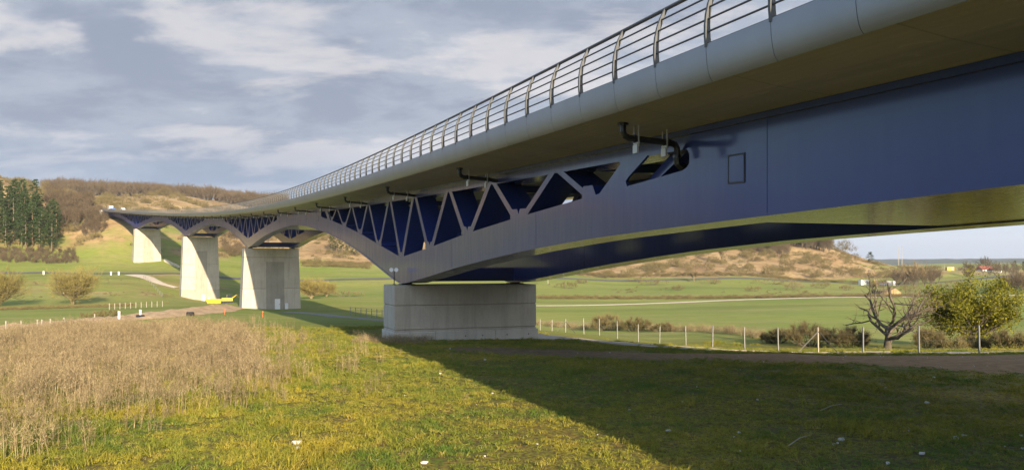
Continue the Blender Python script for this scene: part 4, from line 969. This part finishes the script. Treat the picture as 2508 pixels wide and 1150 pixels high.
r=np.random.default_rng(47); n=700; px=r.uniform(-40,440,n); Y=r.uniform(205,322,n); X=(px-1254)/2000*Y; k=vn(X,Y,38,48)+r.normal(0,.4,n)>.9
gn_scatter('rough_pasture_scrub',np.c_[X,Y,H(X,Y)-.1][k],sb,scale=r.uniform(.15,.45,k.sum()),label='low brown tussocks in the rough left pasture')
r=np.random.default_rng(57); n=900; px=r.uniform(1300,2320,n); Y=r.uniform(262,384,n); X=(px-1254)/2000*Y; k=vn(X,Y,40,58)+r.normal(0,.4,n)>1.0
gn_scatter('meadow_tussocks',np.c_[X,Y,H(X,Y)-.1][k],sb,scale=r.uniform(.15,.6,k.sum()),label='low brown tussocks in the far right meadow')
# ---------------- spoil bank, fences, posts
strip('spoil_bank',[on_ground(-120,815,40,200)[:2],on_ground(0,806,40,200)[:2],on_ground(150,797,40,250)[:2],on_ground(300,783,40,250)[:2],on_ground(420,769,40,250)[:2],on_ground(500,760,40,250)[:2],on_ground(560,752,40,250)[:2]],[5,4,5,6,9,10,6],M_EARTH,.05,'pale heap of excavated earth winding across the left meadow',.9,.35,None,.32,9)
fence=bpy.data.objects.new('post_fence',None); COL.objects.link(fence); tag(fence,'pale steel post fence with thin wires along the far side of the gravel path','fence')
fx=[2399,2251,2114,2004,1906,1824,1745,1680,1615,1563,1512,1468,1430,1385,1352,1323]
Yk=[45.8,47.9,50.3,52.4,55.,57.8,61,65,69.,73.,77.5,82.5,87.5,93,99,105]
hts=[1.62]*16; fp=[]
for k,(px,Yp) in enumerate(zip(fx,Yk)):
    x,y,z=gpt(px,Yp); m=MB(); hh=1.65; m.box((0,0,hh/2),(.075,.075,hh)); m.box((0,0,hh+.01),(.085,.085,.02)); q=m.build('post',M_GALV if k!=3 else M_WOOD,fence,(x,y,z+.05)); q.rotation_euler=(random.uniform(-.03,.03),random.uniform(-.03,.03),.3); fp.append(Vector((x,y,z+.05)))
    if k in (3,13):
        for d in (-1,1):
            m=MB(); m.tube([(0,0,1.4),(d*1.15,-d*.45,0.)],.028,5); m.build('brace',M_GALV if d<0 else M_PIPE,fence,(x,y,z+.05))
for hgt in (.35,.8,1.25,1.6):
    m=MB(); m.tube([p+Vector((0,0,hgt)) for p in fp],.006,3,False); m.build('wire',M_GALV,fence)
def posts(name,label,pts,h,w,mat,cat='fence',rail=None):
    f=bpy.data.objects.new(name,None); COL.objects.link(f); tag(f,label,cat)
    me=MB().box((0,0,h/2),(w,w,h)); me.box((0,0,h+.01),(w*1.1,w*1.1,.02)); me=mesh('post',me.v,me.f,mat)
    P=[]
    for px,Yp in pts: x,y,z=gpt(px,Yp); obj('post',me,f,(x,y,z)); P.append(Vector((x,y,z)))
    if rail:
        for z in rail: MB().tube([p+Vector((0,0,z)) for p in P],.02,4,False).build('wire',mat,f)
    return f
a=on_ground(352,682); b=on_ground(397,726)
posts('ramp_fence','short white posts running down beside the pale access ramp',[(352+45*t,a[1]+(b[1]-a[1])*t**1.15) for t in np.linspace(0,1,10)],1.3,.13,M_GALV)
posts('path_fence','white mesh fence posts beyond the service path left of the nearest pier',[(858+ i*13,132-3.3*i) for i in range(7)],1.35,.09,M_GALV,rail=(.2,.6,1.0,1.3))
posts('meadow_fence','thin wooden posts in front of the left willow',[(268+i*13,150+i*2.2) for i in range(11)],1.2,.10,M_WOOD)
posts('spoil_fence','pale wooden posts along the left spoil bank',[(15,74),(52,77),(92,80),(103,81),(124,84),(157,87),(232,96)],.95,.11,M_WOOD)
for px,Yp,hh,lab in [(292,97,1.15,'white marker post, left one on the spoil bank'),(344,104,1.15,'white marker post, right one on the spoil bank')]:
    m=MB(); m.box((0,0,hh/2),(.2,.2,hh)); m.box((0,0,hh+.03),(.24,.24,.06)); o=m.build('marker_post',M_WHITE,None,gpt(px,Yp)); tag(o,lab,'post')
for px,Yp,lab in [(643,105,'orange survey stake in the grass before the doored pier'),(550,118,'small orange survey stake left of the other one')]:
    m=MB(); m.tube([(0,0,-.1),(.03,0,.75)],.035,5); m.box((.03,0,.8),(.13,.05,.12)); o=m.build('survey_stake',M_ORNG,None,gpt(px,Yp)); tag(o,lab,'stake')
for px,Yp,lab in [(272,318,'white road marker post, left of the pair by the road'),(291,318,'white road marker post, right of the pair by the road'),(107,318,'stout pale road post seen above the left willow')]:
    m=MB(); m.box((0,0,.6),(.5,.3,1.3)); m.box((0,0,1.3),(.6,.4,.12)); o=m.build('road_post',M_WHITE,None,gpt(px,Yp)); tag(o,lab,'post')
# utility poles and masts
for px,Yp,hh,cross,lab in [(1342,330,4.2,0,'short pale pole in the far meadow right of the nearest pier'),(2128,360,7.,1,'dark utility pole with a crossarm behind the parked containers'),(2201,900,24,0,'left one of two tall thin masts on the skyline'),(2209,900,25,0,'right one of two tall thin masts on the skyline'),(2450,640,9,0,'thin pole right of the red-roofed house'),(2313,700,6,0,'short pole near the yellow sign')]:
    m=MB(); m.tube([(0,0,-.5),(0,0,hh)],[.16 if hh<20 else .35,.10 if hh<20 else .2],6)
    t=m.build('utility_pole',M_WOOD if cross==0 else M_BLACK,None,gpt(px,Yp)); tag(t,lab,'pole')
    if cross:
        for z in (.95,.82): MB().box((0,0,hh*z),(1.9,.14,.16)).build('crossarm',M_BLACK,t)
        for d in (-.8,.8): MB().tube([(d,0,hh*.95),(d,0,hh*.95+.35)],.06,5).build('insulator',M_WHITE,t)
# ---------------- machines, vehicles, buildings
def house(loc,rz,w,d,h,rh,wall,roof,label,wins=3,name='house'):
    t=bpy.data.objects.new(name,None); COL.objects.link(t); t.location=loc; t.rotation_euler=(0,0,rz); tag(t,label,'house')
    MB().box((0,0,h/2-.5),(w,d,h+1)).build('wall',wall,t)
    o=.4; V=[(-w/2-o,-d/2-o,h-.1),(w/2+o,-d/2-o,h-.1),(w/2+o,d/2+o,h-.1),(-w/2-o,d/2+o,h-.1),(-w/2-o,0,h+rh),(w/2+o,0,h+rh)]
    rf=MB().add(V,[(0,1,5,4),(2,3,4,5),(1,2,5),(3,0,4),(3,2,1,0)]).build('roof',roof,t)
    MB().box((w*.3,d*.12,h+rh*.9),(.7,.7,1.6)).build('chimney',M_RED,rf)
    for i in range(wins):
        x=-w/2+w*(i+.5)/wins; q=MB().box((x,-d/2-.03,h*.55),(w/wins*.42,.08,h*.36)).build('window',M_GLASS,t)
        MB().box((x,-d/2-.08,h*.55-h*.2),(w/wins*.5,.14,.12)).build('sill',M_WHITE,q)
    MB().box((w*.5-1.2,-d/2-.04,1.05),(1.,.1,2.1)).build('door',M_BLACK,t)
    return t
house(gpt(2412,600),.1,9.,8,3.0,2.4,M_WHITE,M_RED,'white house with a red tiled roof in the plain near the right edge')
house(gpt(2435,590),.1,7.,6,2.4,1.0,M_WHITE,M_BLACK,'low white building with a dark roof right of the red-roofed house',4)
def container(loc,rz,d,mat,label,name='site_container',cat='container'):
    t=bpy.data.objects.new(name,None); COL.objects.link(t); t.location=loc; t.rotation_euler=(0,0,rz); tag(t,label,cat)
    w,l,h=d; MB().box((0,0,h/2+.1),(w,l,h)).build('shell',mat,t); MB().box((0,0,h+.16),(w+.08,l+.08,.12)).build('roof',M_WHITE if mat is not M_WHITE else M_GALV,t)
    for k in range(5): MB().box((-w/2+w*(k+.5)/5,-l/2-.03,h/2+.1),(.08,.06,h*.9)).build('rib',mat,t)
    MB().box((w*.22,-l/2-.05,h*.45+.1),(w*.16,.06,h*.8)).build('door',M_GALV,t); return t
container(gpt(2116,372),.1,(4.,2.4,2.2),M_WHITE,'white site container left of the utility pole')
container(gpt(2143,372),.0,(1.6,1.6,2.4),M_YELL,'upright yellow cabin right of the utility pole','site_cabin','cabin')
container(gpt(2178,374),.1,(4.4,2.4,2.0),M_WHITE,'white site container right of the yellow cabin')
container(gpt(2326,560),.1,(5.,2.2,2.2),M_YELL,'yellow container beside the road in the far plain')
def car(loc,rz,mat,label,L_=4.3,group=None,kind='car'):
    t=bpy.data.objects.new('car' if kind=='car' else kind,None); COL.objects.link(t); t.location=loc; t.rotation_euler=(0,0,rz); tag(t,label,kind,group)
    prof=[(-L_/2,.35),(-L_/2,.8),(-L_*.40,.92),(-L_*.28,1.35),(L_*.12,1.42),(L_*.26,.98),(L_*.47,.85),(L_/2,.6),(L_/2,.35)] if kind=='car' else [(-L_/2,.4),(-L_/2,2.1),(L_*.22,2.15),(L_*.36,1.3),(L_/2,1.1),(L_/2,.4)]
    V=[(x,-.85,z) for x,z in prof]+[(x,.85,z) for x,z in prof]; k=len(prof)
    F=[tuple(range(k)),tuple(range(k,2*k))[::-1]]+[(j,j+k,(j+1)%k+k,(j+1)%k) for j in range(k)]
    obj('body',mesh('body',V,F,mat),t)
    MB().box((-L_*.06,0,1.13 if kind=='car' else 1.6),(L_*.36,1.73,.3)).build('window',M_GLASS,t)
    for sx in (-L_*.3,L_*.3):
        for sy in (-.8,.8): MB().tube([(sx,sy-.1,.33),(sx,sy+.1,.33)],.33,10).build('wheel',M_BLACK,t)
    return t
zr=zt(S1)+1.4
p=BP(S1+14,4,1.42); car(p,hd(S1)+1.57,M_WHITE,'white van on the road beyond the far abutment, farther left',5.2,None,'van')
p=BP(S1-4,1.5,1.42); car(p,hd(S1)+1.57,M_BLUE,'blue car on the far end of the viaduct',4.3)
p=BP(S1+9,9,1.42); car(p,hd(S1)+1.57,M_WHITE,'white car on the road beyond the far abutment',4.3)
car(gpt(2160,372),.1,M_BLUE,'blue and white parked car between the cabin and the right container',4.0)
car(gpt(2362,585),.1,M_WHITE,'white car parked left of the red-roofed house',4.2)
# small excavator and skip by pier 3
t=bpy.data.objects.new('excavator',None); COL.objects.link(t); t.location=gpt(556,205); t.rotation_euler=(0,0,.4); tag(t,'small yellow excavator parked between the two middle piers','excavator')
MB().box((0,0,1.0),(2.6,1.8,.8)).build('body',M_YELL,t); MB().box((.5,-.3,1.75),(1.1,1.1,.9)).build('cab',M_GLASS,t)
for sy in (-.8,.8): MB().box((0,sy,.35),(2.9,.45,.6)).build('track',M_BLACK,t)
MB().tube([(1.1,0,1.2),(2.3,0,2.1),(3.4,0,1.0)],[.16,.14,.1],5).build('boom',M_YELL,t); MB().box((3.5,0,.7),(.5,.7,.5)).build('bucket',M_BLACK,t)
t=bpy.data.objects.new('skip',None); COL.objects.link(t); t.location=gpt(527,205); tag(t,'yellow open skip left of the small excavator','skip')
V=[(-1.6,-.8,.1),(1.6,-.8,.1),(1.6,.8,.1),(-1.6,.8,.1),(-2.1,-1,1.2),(2.1,-1,1.2),(2.1,1,1.2),(-2.1,1,1.2),(-2.0,-.92,1.15),(2.0,-.92,1.15),(2.0,.92,1.15),(-2.0,.92,1.15),(-1.5,-.75,.3),(1.5,-.75,.3),(1.5,.75,.3),(-1.5,.75,.3)]
F=[(3,2,1,0),(0,1,5,4),(1,2,6,5),(2,3,7,6),(3,0,4,7),(4,5,9,8),(5,6,10,9),(6,7,11,10),(7,4,8,11),(8,9,13,12),(9,10,14,13),(10,11,15,14),(11,8,12,15),(12,13,14,15)]
obj('hull',mesh('hull',V,F,M_YELL),t)
for x in (-1.2,0,1.2): MB().box((x,-.98,.65),(.1,.16,1.0)).build('rib',M_YELL,t)
for px,Yp,lab in [(458,112,'dark concrete pipe ring lying on the spoil bank'),(335,103,'dark pipe stub on the spoil bank near the right marker post')]:
    m=MB(); n=12
    for x in (0,.9):
        for r_ in (.32,.22): m.v+=[(x,math.cos(6.2832*k/n)*r_,.3+math.sin(6.2832*k/n)*r_) for k in range(n)]
    for k in range(n):
        j=(k+1)%n; m.f+=[(k,j,24+j,24+k),(12+j,12+k,36+k,36+j),(j,k,12+k,12+j),(24+k,24+j,36+j,36+k)]
    o=m.build('pipe_ring',M_PIPE,None,gpt(px,Yp)); tag(o,lab,'pipe')
# straw coloured mound
r=np.random.default_rng(5); m=MB(); n=22; V=[];F=[]
for i in range(9):
    u=i/8
    for k in range(n):
        a=6.2832*k/n; q=(1-u**1.15)*(1+.12*math.sin(3*a+1)+r.normal(0,.03)); V.append((math.cos(a)*q*3.6,math.sin(a)*q*3.,-.3+2.7*math.sin(u*1.5708)+r.normal(0,.05)))
F=[(i*n+k,i*n+(k+1)%n,(i+1)*n+(k+1)%n,(i+1)*n+k) for i in range(8) for k in range(n)]
o=obj('straw_mound',mesh('straw_mound',V,F,M_HAY,True),None,gpt(2182,250)); tag(o,'orange-brown mound of straw and earth behind the gnarled tree','mound')
t=bpy.data.objects.new('trailer',None); COL.objects.link(t); t.location=gpt(2150,252); tag(t,'low dark trailer left of the straw mound','trailer')
MB().box((0,0,1.0),(3.6,1.9,.9)).build('body',M_BLACK,t)
for x in (-1,1): MB().tube([(x,-1.05,.45),(x,-.8,.45)],.42,10).build('wheel',M_BLACK,t)
# ---------------- added conifers, unseen behind the camera beside the viaduct, to shade the right ground
def shade_conifer(seed,h):
    r=np.random.default_rng(seed); m=MB(); m.tube([(0,0,-1),(0,0,h*.9)],[.3,.08],6); n=5200
    u=r.random(n)**.8; R_=2.3*(1-u)**.55*np.sqrt(r.uniform(.3,1,n)); a=r.uniform(0,6.283,n); c=np.stack([R_*np.cos(a),R_*np.sin(a),h*u],-1)
    return m,leaves(c,n*2,.12,.26,r)
wb=[]
for i in range(2):
    m,lv=shade_conifer(400+i,12.4+.5*i); wb.append((mesh('trunk',m.v,m.f,M_BARK,True),mesh('crown',*lv,M_PINE)))
for i in range(13):
    sT=(-60.5-i*5.2) if i<9 else -59-(i-9)*3.6; x,y,_z=BP(sT,13.9+.35*(i%2)+(2.6 if i>8 else 0),0); hN=5.2+(45-y)/3.55
    t=bpy.data.objects.new('conifer',None); COL.objects.link(t); t.location=(x,y,-5.2); t.scale=(1.15,1.15,hN/12.4); t.rotation_euler=(0,0,i*1.3); tag(t,'added tall conifer, unseen behind the viewpoint, shading the ground on the right','tree','added shade conifers behind the viewpoint')
    obj('trunk',wb[i%2][0],t); obj('crown',wb[i%2][1],t)
hm=bpy.data.materials.new('thin_air_haze'); hm.use_nodes=True; hn=hm.node_tree; hn.nodes.remove(hn.nodes['Principled BSDF'])
pv=hn.nodes.new('ShaderNodeVolumePrincipled'); pv.inputs['Color'].default_value=(.72,.80,.92,1); pv.inputs['Density'].default_value=7e-5; hn.links.new(pv.outputs[0],hn.nodes['Material Output'].inputs['Volume'])
hz=MB().box((0,60,100),(18400,18400,400)).build('haze',hm); tag(hz,'thin bluish haze over the valley',kind='stuff')
